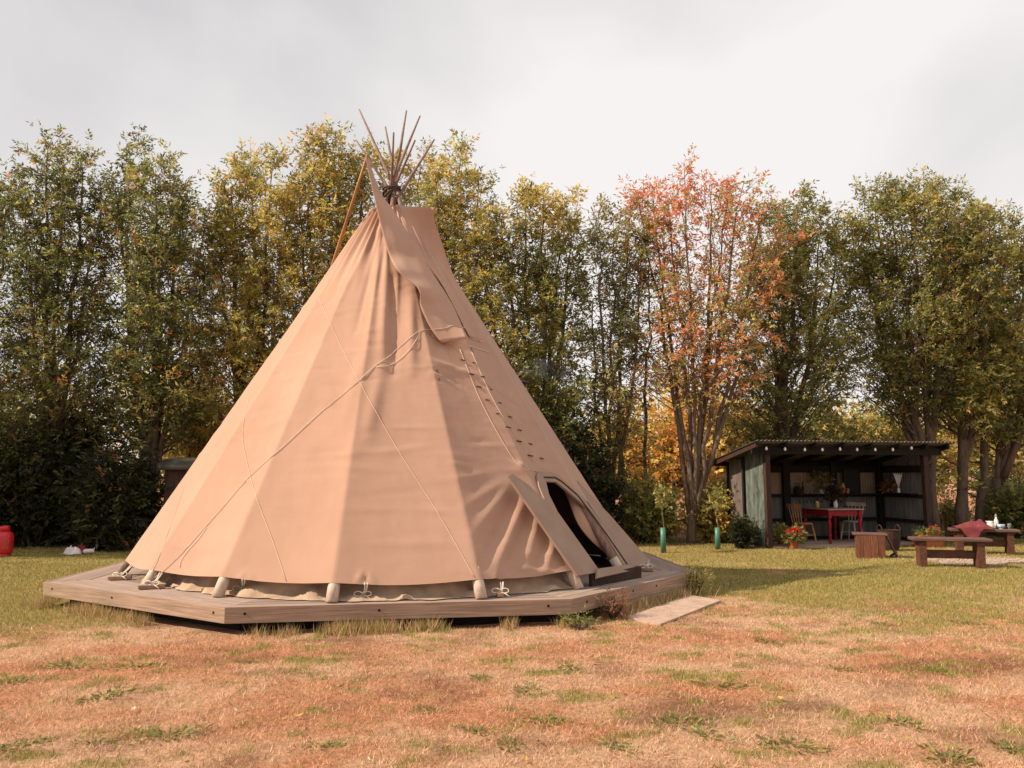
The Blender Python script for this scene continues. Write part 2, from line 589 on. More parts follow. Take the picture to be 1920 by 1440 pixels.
def ground_z(x, y):
    x, y = np.asarray(x, float), np.asarray(y, float)
    return np.where((y > 3) & (y < 22) & (abs(x) < 17), ((fbm(x * 0.8, y * 0.8, 77) - 0.5) * 0.035 + (fbm(x * 2.6, y * 2.6, 78, 2) - 0.5) * 0.028) * sstep(3.0, 4.5, y), 0.0) - 0.02


def inside_poly(x, y, poly):
    x, y = np.asarray(x, float), np.asarray(y, float)
    r = np.zeros(x.shape, bool)
    k = len(poly)
    for i in range(k):
        x0, y0 = poly[i]
        x1, y1 = poly[(i + 1) % k]
        c = ((y0 > y) != (y1 > y)) & (x < (x1 - x0) * (y - y0) / (y1 - y0 + 1e-12) + x0)
        r ^= c
    return r


def blades(x, y, length, width, lean, tint, rg):
    n_ = len(x)
    az = rg.uniform(0, 2 * PI, n_)
    fa = rg.uniform(0, 2 * PI, n_)
    z = ground_z(x, y)
    h = length * np.cos(lean)
    r = length * np.sin(lean)
    V = np.zeros((n_, 3, 3))
    wx, wy = np.cos(fa) * width / 2, np.sin(fa) * width / 2
    V[:, 0] = np.stack([x - wx, y - wy, z - 0.004], 1)
    V[:, 1] = np.stack([x + wx, y + wy, z - 0.004], 1)
    V[:, 2] = np.stack([x + np.cos(az) * r, y + np.sin(az) * r, z + h + 0.003], 1)
    return V


def scatter_lawn():
    Vs, Cs = [], []
    rg = np.random.default_rng(3)
    for y0, y1, dens, wk in ((4.0, 5.6, 9500, 1.0), (5.6, 7.6, 7000, 1.1), (7.6, 10.5, 4200, 1.3), (10.5, 14, 2300, 1.7), (14, 19.5, 1000, 2.4)):
        hw = 0.70 * y1 + 0.4
        n_ = int((y1 - y0) * 2 * hw * dens)
        x, y = rg.uniform(-hw, hw, n_), rg.uniform(y0, y1, n_)
        k = (abs(x) < 0.69 * y + 0.3) & ~inside_poly(x, y, DECK)
        x, y = x[k], y[k]
        g = greenness(x, y)
        green = rg.random(len(x)) < sstep(0.28, 0.85, g) * 0.85 + 0.09
        clump = fbm(x * 6.5, y * 7.5, 83, 3)
        keep = rg.random(len(x)) < np.where(green, 0.95, 0.22 + 0.70 * sstep(0.36, 0.56, clump))
        x, y, g, green = x[keep], y[keep], g[keep], green[keep]
        n_ = len(x)
        ln = np.where(green, rg.uniform(0.02, 0.05, n_), rg.uniform(0.02, 0.055, n_))
        le = np.where(green, rg.uniform(0.2, 1.1, n_), rg.uniform(0.75, 1.5, n_))
        base = ground_col(x, y)
        tg = C_GREEN * rg.uniform(0.75, 1.35, n_)[:, None]
        dk = (rg.random(n_) < 0.35)[:, None]
        tg = np.where(dk, C_DGREEN * rg.uniform(0.8, 1.3, n_)[:, None], tg)
        td = base * (rg.uniform(0.45, 1.5, n_) * (0.72 + 0.56 * fbm(x * 7, y * 7, 71, 3)))[:, None]
        pale = (rg.random(n_) < 0.22)[:, None]
        td = np.where(pale, C_STRAW * rg.uniform(0.8, 1.5, n_)[:, None], td)
        t = np.where(green[:, None], tg, td)
        Vs.append(blades(x, y, ln, 0.0042 * wk * rg.uniform(0.6, 1.3, n_), le, t, rg))
        Cs.append(np.clip(t, 0, 0.85))
    o = quads_mesh('lawn_grass', np.concatenate(Vs), np.concatenate(Cs), M['grass'], k=3)
    tag(o, 'short dry and green grass of the lawn', 'grass', kind='stuff')


scatter_lawn()


def edge_grass():
    """longer grass along the foot of the deck"""
    rg = np.random.default_rng(12)
    Vs, Cs = [], []
    for (a, b_), dens in (((0, 1), 2200), ((1, 2), 3000), ((2, 3), 900), ((7, 0), 200)):
        P, Q = DECK[a], DECK[b_]
        L = np.linalg.norm(Q - P)
        d = (Q - P) / L
        nrm = np.array([d[1], -d[0]])
        n_ = int(L * dens)
        s = rg.uniform(0, L, n_)
        o = np.abs(rg.normal(0.02, 0.10, n_)) - 0.03
        x, y = P[0] + d[0] * s + nrm[0] * o, P[1] + d[1] * s + nrm[1] * o
        cl = fbm(s * 1.6, s * 0 + a * 7.0, 31, 3)
        k = cl + rg.uniform(-0.12, 0.12, n_) > 0.50
        x, y, cl = x[k], y[k], cl[k]
        n_ = len(x)
        ln = rg.uniform(0.05, 0.17, n_) * (0.5 + cl)
        gr = (rg.random(n_) < 0.6)[:, None]
        t = np.where(gr, C_GREEN * rg.uniform(0.6, 1.3, n_)[:, None], C_STRAW * rg.uniform(0.6, 1.2, n_)[:, None])
        Vs.append(blades(x, y, ln, 0.007 * rg.uniform(0.6, 1.4, n_), rg.uniform(0.05, 0.75, n_), t, rg))
        Cs.append(t)
    o = quads_mesh('deck_edge_grass', np.concatenate(Vs), np.concatenate(Cs), M['grass'], k=3)
    tag(o, 'longer grass and weeds along the foot of the timber deck', 'grass', kind='stuff')


edge_grass()


def field_grass():
    """tall straw-coloured grass of the field beyond the trees"""
    rg = np.random.default_rng(14)
    n_ = 60000
    y = 21.0 + 36 * rg.random(n_) ** 1.5
    x = rg.uniform(-0.72, 0.72, n_) * y
    t = C_FIELD * rg.uniform(0.6, 1.25, n_)[:, None]
    g = (rg.random(n_) < 0.18)[:, None]
    t = np.where(g, C_GREEN * rg.uniform(0.6, 1.1, n_)[:, None], t)
    V = blades(x, y, rg.uniform(0.2, 0.6, n_), 0.024 * rg.uniform(0.7, 1.6, n_), rg.uniform(0.05, 0.5, n_), t, rg)
    o = quads_mesh('field_grass', V, t, M['grass'], k=3)
    tag(o, 'tall straw-coloured grass in the field behind the trees', 'grass', kind='stuff')


field_grass()

# ------------------------------------------------------------------ timber deck
deck = thing('timber_deck', (DC[0], DC[1], 0), 'low weathered octagonal timber deck carrying the canvas teepee', 'deck')


def deck_planks():
    W, GAP, ROWS = 0.145, 0.007, 8
    n_ = len(DECK)
    for i in range(n_):
        P, Q = DECK[i], DECK[(i + 1) % n_]
        L = np.linalg.norm(Q - P)
        d = (Q - P) / L
        nin = np.array([-d[1], d[0]])                     # inward (polygon runs counter-clockwise)
        hP, hQ = np.dot(DC - P, nin), np.dot(DC - P, d)
        for k in range(ROWS):
            o0 = 0.028 + k * W
            o1 = o0 + W - GAP
            pts = []
            for o in (o0, o1):
                f = o / hP
                pts.append((P + (DC - P) * f + d * 0.003, Q + (DC - Q) * f - d * 0.003))
            z = DECK_Z + 0.0015 * ((k * 7 + i * 3) % 3)
            poly = [(*pts[0][0], z), (*pts[0][1], z), (*pts[1][1], z), (*pts[1][0], z)]
            oriented(MB().slab(poly, (0, 0, 1), 0.03), 'plank', 'deck', deck, poly[0], math.atan2(d[1], d[0]))
        # fascia board along the edge
        out = -nin
        a, b2 = P + out * 0.0, Q + out * 0.0
        poly = [(*(P), DECK_Z + 0.004), (*(Q), DECK_Z + 0.004), (*(Q + (DC - Q) * (0.026 / hP)), DECK_Z + 0.004), (*(P + (DC - P) * (0.026 / hP)), DECK_Z + 0.004)]
        fb = oriented(MB().slab(poly, (0, 0, 1), 0.155), 'fascia_board', 'fascia', deck, poly[0], math.atan2(d[1], d[0]))
        if i in (0, 1, 2):
            for s in ((0.06, 0.95), (0.055, 0.93), (0.10, 0.62))[i] + (0.43,):
                c = P + d * L * s
                mbk = MB()
                mbk.tube([(*(c + out * -0.004), DECK_Z - 0.06), (*(c + out * 0.004), DECK_Z - 0.06)], 0.014, 8)
                mbk.build('bolt_hole', 'black', fb, world=True, root=fb)
        if i == 2:                                        # two courses of boards by the door
            for q, (s0, s1) in enumerate(((0.34, 0.93),)):
                A, B = P + d * L * s0, P + d * L * s1
                for w_, zt in enumerate((DECK_Z - 0.157,)):
                    oriented(MB().beam((*(A - out * 0.02), zt - 0.062), (*(B - out * 0.02), zt - 0.062), 0.034, 0.124, bev=0.004), 'step_board', 'fascia', deck, (*A, zt), math.atan2(d[1], d[0]))
    # joists carrying it, set back in the dark
    for i in range(n_):
        P, Q = DC + (DECK[i] - DC) * 0.93, DC + (DECK[(i + 1) % n_] - DC) * 0.93
        MB().beam((*P, 0.10), (*Q, 0.10), 0.05, 0.22).build('joist', 'black_wood', deck, world=True)
    inner = [(*(DC + (p - DC) * 0.74), DECK_Z - 0.012) for p in DECK]
    MB().slab(inner, (0, 0, 1), 0.02).build('floor_sheet', 'deck', deck, world=True)


deck_planks()

sl = thing('stepping_board', (*onz(1262, 1145)[:2], 0), 'pale flat board lying on the grass before the deck step', 'board')
pl = [onz(1175, 1157, 0.012), onz(1238, 1170, 0.012), onz(1352, 1125, 0.012), onz(1292, 1115, 0.012)]
MB().slab(pl, (0, 0, 1), 0.055).build('board', 'slab', sl, world=True)

# ------------------------------------------------------------------ teepee
TC = np.array([-1.60, 11.60])
APEX = np.array([-1.83, 11.58, 5.82])
RB = 3.44
ANG = np.radians([-116, -94, -72, -50, -27.2, -4.1, 22.4, 44.7, 64.0, 86, 108, 131, 154, 176, 199, 222, 244])
tee = thing('canvas_teepee', (TC[0], TC[1], DECK_Z), 'tall tan canvas teepee with bare pole tips standing on the timber deck', 'teepee')


def facet(phi):
    phi = np.mod(np.asarray(phi, float) - ANG[0], 2 * PI) + ANG[0]
    i = np.clip(np.searchsorted(ANG, phi, side='right') - 1, 0, len(ANG) - 2)
    a, b_ = ANG[i], ANG[i + 1]
    h, md = (b_ - a) / 2, (a + b_) / 2
    dd = np.abs(phi - md)
    soft = np.minimum(dd, h - 0.02 * (1 - np.exp(-(h - dd) / 0.02)) * 0)       # crisp ridge on each pole
    return np.cos(h) / np.cos(np.minimum(soft, h)) - 0.013 * (1 - (dd / h) ** 2)


def rbase(phi):
    a = np.mod(np.degrees(np.asarray(phi, float)) + 74 + 180, 360) - 180
    return RB + 0.30 * np.exp(-(a / 24.0) ** 2)


def surf(phi, t, off=0.0):
    phi, t = np.asarray(phi, float), np.asarray(t, float)
    f = facet(phi)
    f = 1 - (1 - f) * (1 - sstep(0.55, 0.85, t) * 0.8)
    r = rbase(phi) * (1 - t) * f + 0.10 * t + off
    cx, cy = TC[0] + t * (APEX[0] - TC[0]), TC[1] + t * (APEX[1] - TC[1])
    return np.stack([cx + r * np.sin(phi), cy - r * np.cos(phi), DECK_Z + t * (APEX[2] - DECK_Z)], -1)


def sd(p, off):
    t = (p[2] - DECK_Z) / (APEX[2] - DECK_Z)
    c = TC + t * (APEX[:2] - TC)
    q = p[:2] - c
    phi = math.atan2(q[0], -q[1])
    f = float(facet(phi))
    f = 1 - (1 - f) * (1 - float(sstep(0.55, 0.85, t)) * 0.8)
    return np.hypot(*q) - (float(rbase(phi)) * (1 - t) * f + 0.10 * t + off), phi, t


def hit(u, v, off=0.0):
    """where the ray of a photo pixel meets the canvas, off metres outside it"""
    d = ray(u, v)
    o = np.array([0, 0, CAMH])
    best, bs, prev = 9, 9, 6.0
    for s in np.arange(6.0, 13.0, 0.05):
        e = sd(o + d * s, off)[0]
        if e < best: best, bs = e, s
        if e <= 0:
            a, b_ = prev, s
            for _ in range(18):
                md = (a + b_) / 2
                if sd(o + d * md, off)[0] <= 0: b_ = md
                else: a = md
            return o + d * b_
        prev = s
    return o + d * bs


def smooth_path(pts, k=6):
    p = np.asarray(pts, float)
    q = np.vstack([2 * p[0] - p[1], p, 2 * p[-1] - p[-2]])
    o = []
    for i in range(1, len(q) - 2):
        for s in np.linspace(0, 1, k, endpoint=False):
            a, b_, c, d = q[i - 1], q[i], q[i + 1], q[i + 2]
            o.append(0.5 * ((2 * b_) + (c - a) * s + (2 * a - 5 * b_ + 4 * c - d) * s * s + (3 * b_ - a - 3 * c + d) * s ** 3))
    o.append(p[-1])
    return np.array(o)


Z7 = lambda X_, Y_: (920 + X_ / 4.236, 840 + Y_ / 4.236)
DOOR_OPEN = [Z7(*p) for p in ((440, 265), (465, 370), (530, 500), (690, 720), (850, 950), (1050, 925), (1000, 830), (880, 640), (760, 470), (600, 330), (520, 268))]
# creases in the cloth: start and end pixel, half width, height
CREASE = [
    (712, 415, 640, 560, .035, .030), (716, 420, 668, 620, .035, -.028), (720, 430, 690, 640, .04, .032), (724, 440, 708, 560, .03, -.03),
    (728, 470, 716, 690, .055, .055), (742, 520, 738, 700, .05, -.055), (745, 505, 742, 640, .03, .04), (770, 545, 772, 700, .05, .045),
    (700, 400, 615, 545, .03, .022), (690, 640, 640, 800, .06, .016), (716, 690, 690, 820, .06, .03),
    (805, 675, 885, 700, .03, .022), (806, 690, 870, 725, .02, -.02), (808, 700, 850, 715, .02, .02), (810, 715, 860, 705, .018, -.016),
    (960, 905, 888, 1000, .045, .035), (975, 915, 905, 1060, .05, -.045), (985, 930, 925, 1080, .045, .05), (1000, 950, 955, 1060, .04, -.04),
    (1010, 970, 985, 1060, .04, .038), (1030, 1000, 1005, 1070, .03, -.03), (950, 900, 870, 950, .04, .022), (1080, 1078, 960, 1062, .025, .022),
    (1085, 1085, 985, 1078, .02, -.018), (1040, 1015, 1022, 1072, .03, .03),
    (680, 1072, 668, 1095, .02, .014), (684, 1072, 686, 1096, .012, -.014), (688, 1072, 705, 1094, .02, .012),
    (937, 1070, 925, 1092, .02, .014), (937, 1070, 938, 1094, .012, -.014), (938, 1070, 958, 1090, .02, .012),
    (460, 1072, 445, 1090, .02, .012), (463, 1072, 475, 1092, .02, .012),
    (842, 868, 880, 875, .02, .012), (967, 868, 985, 876, .03, .03), (905, 720, 985, 770, .03, -.012), (900, 740, 980, 800, .03, .012), (915, 790, 1000, 845, .03, .012), (940, 850, 1020, 900, .03, -.012),
    (520, 790, 690, 800, .03, .008), (560, 850, 660, 845, .03, -.007), (700, 850, 810, 835, .03, .008), (480, 800, 560, 790, .04, .008),
]


def hem_t(phi):
    phi = np.mod(np.asarray(phi, float) - ANG[0], 2 * PI) + ANG[0]
    i = np.clip(np.searchsorted(ANG, phi, side='right') - 1, 0, len(ANG) - 2)
    s = (phi - ANG[i]) / (ANG[i + 1] - ANG[i])
    return 0.0365 - 0.0065 * np.sin(PI * s) - 0.002 * np.sin(phi * 5 + 1)


def canvas_cover():
    NP, NT = 720, 190
    phi = np.linspace(-PI, PI, NP, endpoint=False) + 0.001
    tt = np.linspace(0, 1, NT)
    PH, T0 = np.meshgrid(phi, tt)
    ht = hem_t(PH)
    T = ht + (0.945 - ht) * T0
    P = surf(PH, T)
    nrm = np.stack([np.sin(PH) * 0.86, -np.cos(PH) * 0.86, np.full_like(PH, 0.5)], -1)
    D = (fbm(PH * 9 + T * 6, T * 11, 5, 4) - 0.5) * 0.012 * (1 - T * 0.6)
    D += (fbm(PH * 7, T * 60, 9, 3) - 0.5) * 0.003
    # gathers running down from the tied top
    D += 0.020 * np.sin(PH * 34 + 3 * fbm(PH * 4, T * 2, 2)) * sstep(0.62, 0.9, T) * (1 - sstep(0.93, 0.95, T) * 0.3)
    for u0, v0, u1, v1, w, h in CREASE:
        A, B = hit(u0, v0), hit(u1, v1)
        ab = B - A
        s = np.clip(((P - A) @ ab) / (ab @ ab), 0, 1)
        dist2 = ((P - (A + s[..., None] * ab)) ** 2).sum(-1)
        fade = np.sin(PI * np.clip(s, 0.06, 0.94)) ** 0.7
        D += h * (0.72 if u0 > 940 and v0 > 880 else 1.0) * np.exp(-dist2 / (2 * w * w)) * fade
    rgc = np.random.default_rng(21)                       # small tension wrinkles between the poles
    for _ in range(70):
        p0, t0 = rgc.uniform(-1.25, 1.2), rgc.uniform(0.06, 0.75)
        hw, tilt = rgc.uniform(0.05, 0.16), rgc.normal(0, 0.05)
        dt = (T - t0 - tilt * (PH - p0)) / rgc.uniform(0.0035, 0.008)
        D += rgc.choice([-1, 1]) * rgc.uniform(0.004, 0.010) * np.exp(-dt ** 2 - ((PH - p0) / hw) ** 2)
    P = P + nrm * D[..., None]
    U, V = project((P[:-1, :] + P[1:, :]) / 2)
    dc = np.mean(DOOR_OPEN, axis=0)
    grow = [tuple(np.array(q) + 9 * (np.array(q) - dc) / np.linalg.norm(np.array(q) - dc)) for q in DOOR_OPEN]
    hole = inside_poly(U, V, grow) & (np.degrees(PH[:-1]) > 25) & (np.degrees(PH[:-1]) < 95)
    f = []
    for i in range(NT - 1):
        for j in range(NP):
            if hole[i, j]: continue
            j2 = (j + 1) % NP
            f.append((i * NP + j, i * NP + j2, (i + 1) * NP + j2, (i + 1) * NP + j))
    mb_ = MB()
    mb_.add(P.reshape(-1, 3), f)
    return mb_.build('cover', 'canvas', tee, world=True, smooth=True)


cover = canvas_cover()

# lining that hangs inside and spills out under the hem
NP = 520
ph = np.linspace(-PI, PI, NP + 1)
rows = []
for k, (z, r, w) in enumerate(((0.75, 2.96, 0), (0.5, 3.02, 0.01), (0.38, 3.08, 0.03), (0.30, 3.13, 0.06), (0.268, 3.20, 0.085), (0.262, 3.27, 0.07))):
    wob = (fbm(ph * 13 + 40, ph * 0 + k * 0.5, 61, 4) - 0.5) * 2.6
    rr = r + w * wob * 1.25
    zz = z + (0.085 * np.clip(wob, 0, 1) if k in (3, 4) else 0)
    rows.append(np.stack([TC[0] + rr * np.sin(ph), TC[1] - rr * np.cos(ph), np.full_like(ph, z) + (zz - z)], -1))
G = np.array(rows)
um, vm = project(G)
mb = MB()
a, b2 = G.shape[:2]
f = [(i * b2 + j, i * b2 + j + 1, i * b2 + b2 + j + 1, i * b2 + b2 + j) for i in range(a - 1) for j in range(b2 - 1) if not (44.5 < math.degrees(ph[j]) < 84)]
mb.add(G.reshape(-1, 3), f)
mb.build('inner_lining', 'liner', tee, world=True, smooth=True)

# poles: foot on the deck, lashed near the top, tips above
TIPS = {5: (763, 208), 4: (789, 218), 3: (815, 262), 6: (722, 238), 7: (672, 205), 9: (668, 263), 12: (738, 248), 13: (752, 262), 14: (777, 262),
        1: (742, 322), 2: (752, 328), 8: (707, 322), 10: (712, 330), 11: (720, 318), 15: (748, 330)}
def pole_foot(p_):
    r_ = float(rbase(p_)) - 0.08
    return np.array([TC[0] + r_ * math.sin(p_), TC[1] - r_ * math.cos(p_), DECK_Z + 0.004])


def line_to(foot, u, v):
    """the top of a straight pole from foot past the lashing that ends under the photo pixel"""
    k = 0.1
    for _ in range(25):
        tip = aty(u, v, APEX[1] + (APEX[1] - foot[1]) * k)
        k = (tip[2] - APEX[2]) / (APEX[2] - foot[2])
    s = np.clip(np.dot(APEX - foot, tip - foot) / np.dot(tip - foot, tip - foot), 0, 1)
    return tip, np.linalg.norm(foot + s * (tip - foot) - APEX)


for i in range(1, 16):
    p_ = ANG[i]
    u, v = TIPS[i]
    if 9 <= i <= 15 and v < 300:                          # feet hidden behind: turn the pole so it runs through the lashing
        p_ = min(np.radians(np.arange(84, 262, 2)), key=lambda q: line_to(pole_foot(q), u, v)[1])
    foot = pole_foot(p_)
    if v < 300:
        tip = line_to(foot, u, v)[0]
    else:
        lash = APEX + np.array([math.sin(p_ + 1.2) * 0.05, -math.cos(p_ + 1.2) * 0.05, 0.0])
        tip = lash + (lash - foot) * 0.035
    s_ = np.linspace(0, 1, 16)[:, None]
    path = foot + (tip - foot) * s_ + np.sin(PI * s_ * 2.2 + i) * np.array([0.012, 0.012, 0])  * s_
    rad = np.interp(np.linspace(0, 1, 16), [0, 0.62, 0.85, 1], [0.060, 0.036, 0.026, 0.013])
    po = MB().tube(path, rad, 9).build('pole', 'pole', tee, world=True, smooth=True)
    if i in (3, 4, 5, 6, 7, 8):
        e = foot + (tip - foot) * 0.042
        MB().tube([foot - np.array([0, 0, 0.001]), foot * 0.5 + e * 0.5, e], [0.0635, 0.063, 0.0615], 12).build('peeled_foot', 'pole_pale', po, world=True, root=tee, smooth=True)

# lashing rope round the crossing
mb = MB()
for k in range(3):
    a = np.linspace(0, 2 * PI, 26)
    tilt = 0.10 - 0.05 * k
    mb.tube(np.stack([APEX[0] + 0.125 * np.cos(a), APEX[1] + 0.125 * np.sin(a), APEX[2] - 0.03 + k * 0.035 + tilt * np.cos(a + 0.4 * k)], -1), 0.017, 6)
mb.build('lashing_rope', 'bark_dark', tee, world=True, smooth=True)

# outside pole carrying the smoke flap
a = aty(690, 288, 11.08)
b2 = aty(622, 502, 11.62)
c = b2 + (b2 - a) * 1.9
c[2] = max(c[2], DECK_Z + 0.01)
k_ = (a[2] - (DECK_Z + 0.01)) / (a[2] - b2[2])
c = a + (b2 - a) * k_
c[:2] += np.array([0.55, 0.55]) * 0
MB().tube([a, a * 0.7 + b2 * 0.3, b2, b2 * 0.5 + c * 0.5, c], [0.018, 0.022, 0.027, 0.03, 0.032], 8).build('smoke_flap_pole', 'honey_wood', tee, world=True, smooth=True)


def sheet(name, Lp, Rp, nr=40, nc=14, bulge=0.0, mat='canvas', curl=0.0):
    """a cloth sheet between two edges, each given as 3-D points"""
    def resample(P):
        P = smooth_path(P, 8)
        s = np.concatenate([[0], np.cumsum(np.linalg.norm(np.diff(P, axis=0), axis=1))])
        s /= s[-1]
        q = np.linspace(0, 1, nr)
        return np.stack([np.interp(q, s, P[:, k]) for k in range(3)], -1)
    Lq, Rq = resample(Lp), resample(Rp)
    w = np.linspace(0, 1, nc)[None, :, None]
    G_ = Lq[:, None] * (1 - w) + Rq[:, None] * w
    q = np.linspace(0, 1, nr)[:, None]
    wob = (fbm(np.linspace(0, 3, nc)[None, :] + q * 2, q * 5, 15, 3) - 0.5) * 0.05
    G_[..., 1] -= bulge * np.sin(PI * w[..., 0]) + wob * np.sin(PI * w[..., 0])
    G_[..., 1] -= curl * (w[..., 0] ** 3) * sstep(0.8, 1.0, q)
    mb_ = MB().grid(G_)
    o = mb_.build(name, mat, tee, world=True, smooth=True)
    so = o.modifiers.new('thickness', 'SOLIDIFY')
    so.thickness = 0.006
    return o


def hits(lst):
    return [hit(u, v, o) if not isinstance(o, tuple) else aty(u, v, o[0]) for u, v, o in lst]


Lf = hits([(688, 285, (11.12,)), (687, 302, (11.05,)), (697, 350, (10.94,)), (704, 380, (10.86,)), (713, 422, (10.72,)), (722, 455, (10.60,)), (731, 482, (10.52,)), (742, 503, .30), (757, 520, .27),
           (773, 531, .25), (783, 540, .24), (788, 553, .22), (787, 569, .17), (793, 587, .14), (809, 618, .11), (828, 643, .10)])
Rf = hits([(689, 288, (11.27,)), (693, 304, (11.28,)), (704, 340, (11.30,)), (716, 367, (11.30,)), (735, 391, .10), (757, 425, .07), (780, 461, .06), (797, 492, .05), (815, 520, .05), (832, 545, .05),
           (848, 572, .05), (862, 602, .08), (876, 636, .17)])
sheet('smoke_flap', Lf, Rf, 60, 16, 0.02, curl=0.06)
Lr = hits([(741, 384, (11.35,)), (757, 425, .03), (774, 455, .03), (797, 490, .03), (829, 535, .03), (858, 590, .02), (880, 632, .02)])
Rr = hits([(816, 389, (11.30,)), (814, 405, (11.33,)), (817, 422, (11.35,)), (823, 438, (11.38,)), (838, 486, (11.40,)), (856, 532, .012), (885, 602, .012), (900, 640, .012)])
sheet('smoke_flap', Lr, Rr, 44, 16, -0.03)

from mathutils.bvhtree import BVHTree
BV = []
for o in [c for c in tee.children if c.name.startswith(('cover', 'smoke_flap')) and 'pole' not in c.name]:
    vs = [ROOTS[tee] @ v.co for v in o.data.vertices]
    BV.append(BVHTree.FromPolygons(vs, [tuple(p.vertices) for p in o.data.polygons]))


def cast(u, v, off=0.0):
    """where the ray of a photo pixel meets the folded cloth itself"""
    d = ray(u, v)
    d = d / np.linalg.norm(d)
    best = None
    for t_ in BV:
        r_ = t_.ray_cast(Vector((0, 0, CAMH)), Vector(d))
        if r_[0] is not None and (best is None or r_[3] < best[3]): best = r_
    if best is None: return hit(u, v, off)
    nn = np.array(best[1])
    if nn @ d > 0: nn = -nn
    return np.array(best[0]) + nn * off


def drape(path, off, step=9):
    q = []
    for (u0, v0), (u1, v1) in zip(path[:-1], path[1:]):
        k_ = max(1, int(math.hypot(u1 - u0, v1 - v0) / step))
        q += [(u0 + (u1 - u0) * i / k_, v0 + (v1 - v0) * i / k_) for i in range(k_)]
    q.append(path[-1])
    return np.array([cast(u, v, off) for u, v in q])


# seams, ropes
for path in ([(598, 560), (640, 650), (690, 745), (750, 850), (820, 960), (890, 1083)], [(466, 748), (455, 810), (462, 860), (480, 930), (510, 1010), (537, 1090)],
             [(348, 905), (322, 980), (296, 1050), (284, 1075)], [(884, 660), (930, 760), (1000, 866)], [(862, 655), (905, 760), (968, 868), (1006, 884)]):
    pts = drape([(p_[0], p_[1]) for p_ in smooth_path(path, 5)], 0.003)
    MB().tube(pts, 0.004, 5).build('seam', 'seam', tee, world=True, smooth=True)
for path, offs in (([(872, 616), (850, 611), (835, 616), (808, 619), (786, 621), (762, 640), (730, 668), (700, 689), (660, 726), (600, 775), (540, 830), (470, 893), (420, 950), (386, 988), (345, 1034), (312, 1066), (290, 1083)], .02),
                   ([(388, 990), (372, 1012), (352, 1034), (340, 1052), (338, 1064)], .018), ([(705, 689), (735, 684), (765, 660), (784, 630)], .02),
                   ([(880, 650), (897, 655), (915, 661)], .02), ([(878, 634), (897, 640), (905, 642)], .02)):
    pts = drape([(p_[0], p_[1]) for p_ in smooth_path(path, 5)], 0.010)
    MB().tube(pts, 0.004, 5).build('rope', 'rope_white', tee, world=True, smooth=True)

# lacing pins up the front opening
for u, v in ((871, 677), (887, 703), (901, 727), (918, 752), (938, 778), (956, 803), (976, 829), (997, 856)):
    A, B = cast(u - 8, v - 2, 0.012), cast(u + 21, v + 5, 0.012)
    d_ = (B - A)
    q = [A - d_ * 0.0, A + d_ * 0.28, A + d_ * 0.5 , A + d_ * 0.72, B]
    MB().tube([A, A + d_ * 0.30], 0.008, 5).build('lacing_pin', 'bark_dark', tee, world=True)
    MB().tube([A + d_ * 0.76, B], 0.007, 5).build('lacing_pin', 'bark_dark', tee, world=True)

# door: boards set on the slope of the canvas
def plane_from(pix, off):
    Q = np.array([hit(u, v, off) for u, v in pix])
    c_ = Q.mean(0)
    nn = np.cross(Q[1] - Q[0], Q[2] - Q[0])
    nn /= np.linalg.norm(nn)
    if nn[1] > 0: nn = -nn
    return c_, nn


def on_plane(u, v, pl_, off=0.0):
    c_, nn = pl_
    d = ray(u, v)
    o = np.array([0, 0, CAMH])
    return o + d * (((c_ + nn * off - o) @ nn) / (d @ nn))


DP = plane_from([(1040, 900), (1100, 1070), (1170, 1050)], 0.05)
RPn = plane_from([(1090, 905), (1195, 1050), (1205, 1045)], 0.05)
RPn = plane_from([(1088, 905), (1160, 1000), (1192, 1058)], 0.06) if True else RPn
RPn = (RPn[0], DP[1])
door = None


def board(name, zs, pl_, off, th=0.028, mat='door', parent=None):
    poly = [on_plane(*Z7(*p), pl_, off) for p in zs]
    e1, e2 = poly[1] - poly[0], poly[2] - poly[1]
    poly2 = poly
    area = np.zeros(3)
    for i in range(len(poly)):
        area += np.cross(poly[i], poly[(i + 1) % len(poly)])
    if area @ pl_[1] < 0: poly2 = poly[::-1]
    return MB().slab(poly2, pl_[1], th).build(name, mat, parent or tee, world=True, root=tee)


arch = board('door_arch', ((430, 410), (385, 300), (368, 215), (385, 187), (485, 190), (545, 218), (740, 392), (880, 600), (1128, 940), (1052, 925), (1000, 830), (880, 640), (760, 470), (600, 330), (520, 268), (440, 265), (465, 370), (530, 500), (500, 480)), DP, 0.0)
rim = [on_plane(*Z7(*p), DP, 0.004) for p in ((425, 232), (510, 234), (560, 262), (690, 375), (800, 520), (930, 700), (1085, 925))]
MB().tube(rim, 0.012, 6).build('door_rim', 'bark_dark', arch, world=True, root=tee)
board('door_board', ((140, 225), (175, 205), (300, 290), (360, 348), (432, 412), (530, 502), (850, 952), (862, 985), (690, 1012)), DP, 0.03)
board('door_board', ((690, 258), (740, 392), (875, 600), (1130, 940), (1215, 932), (1255, 885), (960, 545)), RPn, 0.012)
board('door_sill', ((850, 958), (1112, 922), (1172, 962), (845, 1032)), DP, 0.075, 0.03)
# curtain hanging inside the door
Lc = [on_plane(*Z7(*p), DP, -0.16) for p in ((560, 300), (620, 420), (690, 600), (800, 740), (930, 850), (990, 935))]
Rc = [on_plane(*Z7(*p), DP, -0.05) for p in ((575, 300), (700, 400), (800, 525), (890, 650), (1010, 830), (1075, 930))]
sheet('door_curtain', Lc, Rc, 24, 14, 0.03)
# riser under the door
A, B = onz(*Z7(800, 1115), DECK_Z), onz(*Z7(1200, 1040), DECK_Z)
MB().beam(A + np.array([0, 0.12, 0.07]), B + np.array([0, 0.12, 0.07]), 0.04, 0.14).build('door_step', 'brown_wood', deck, world=True)

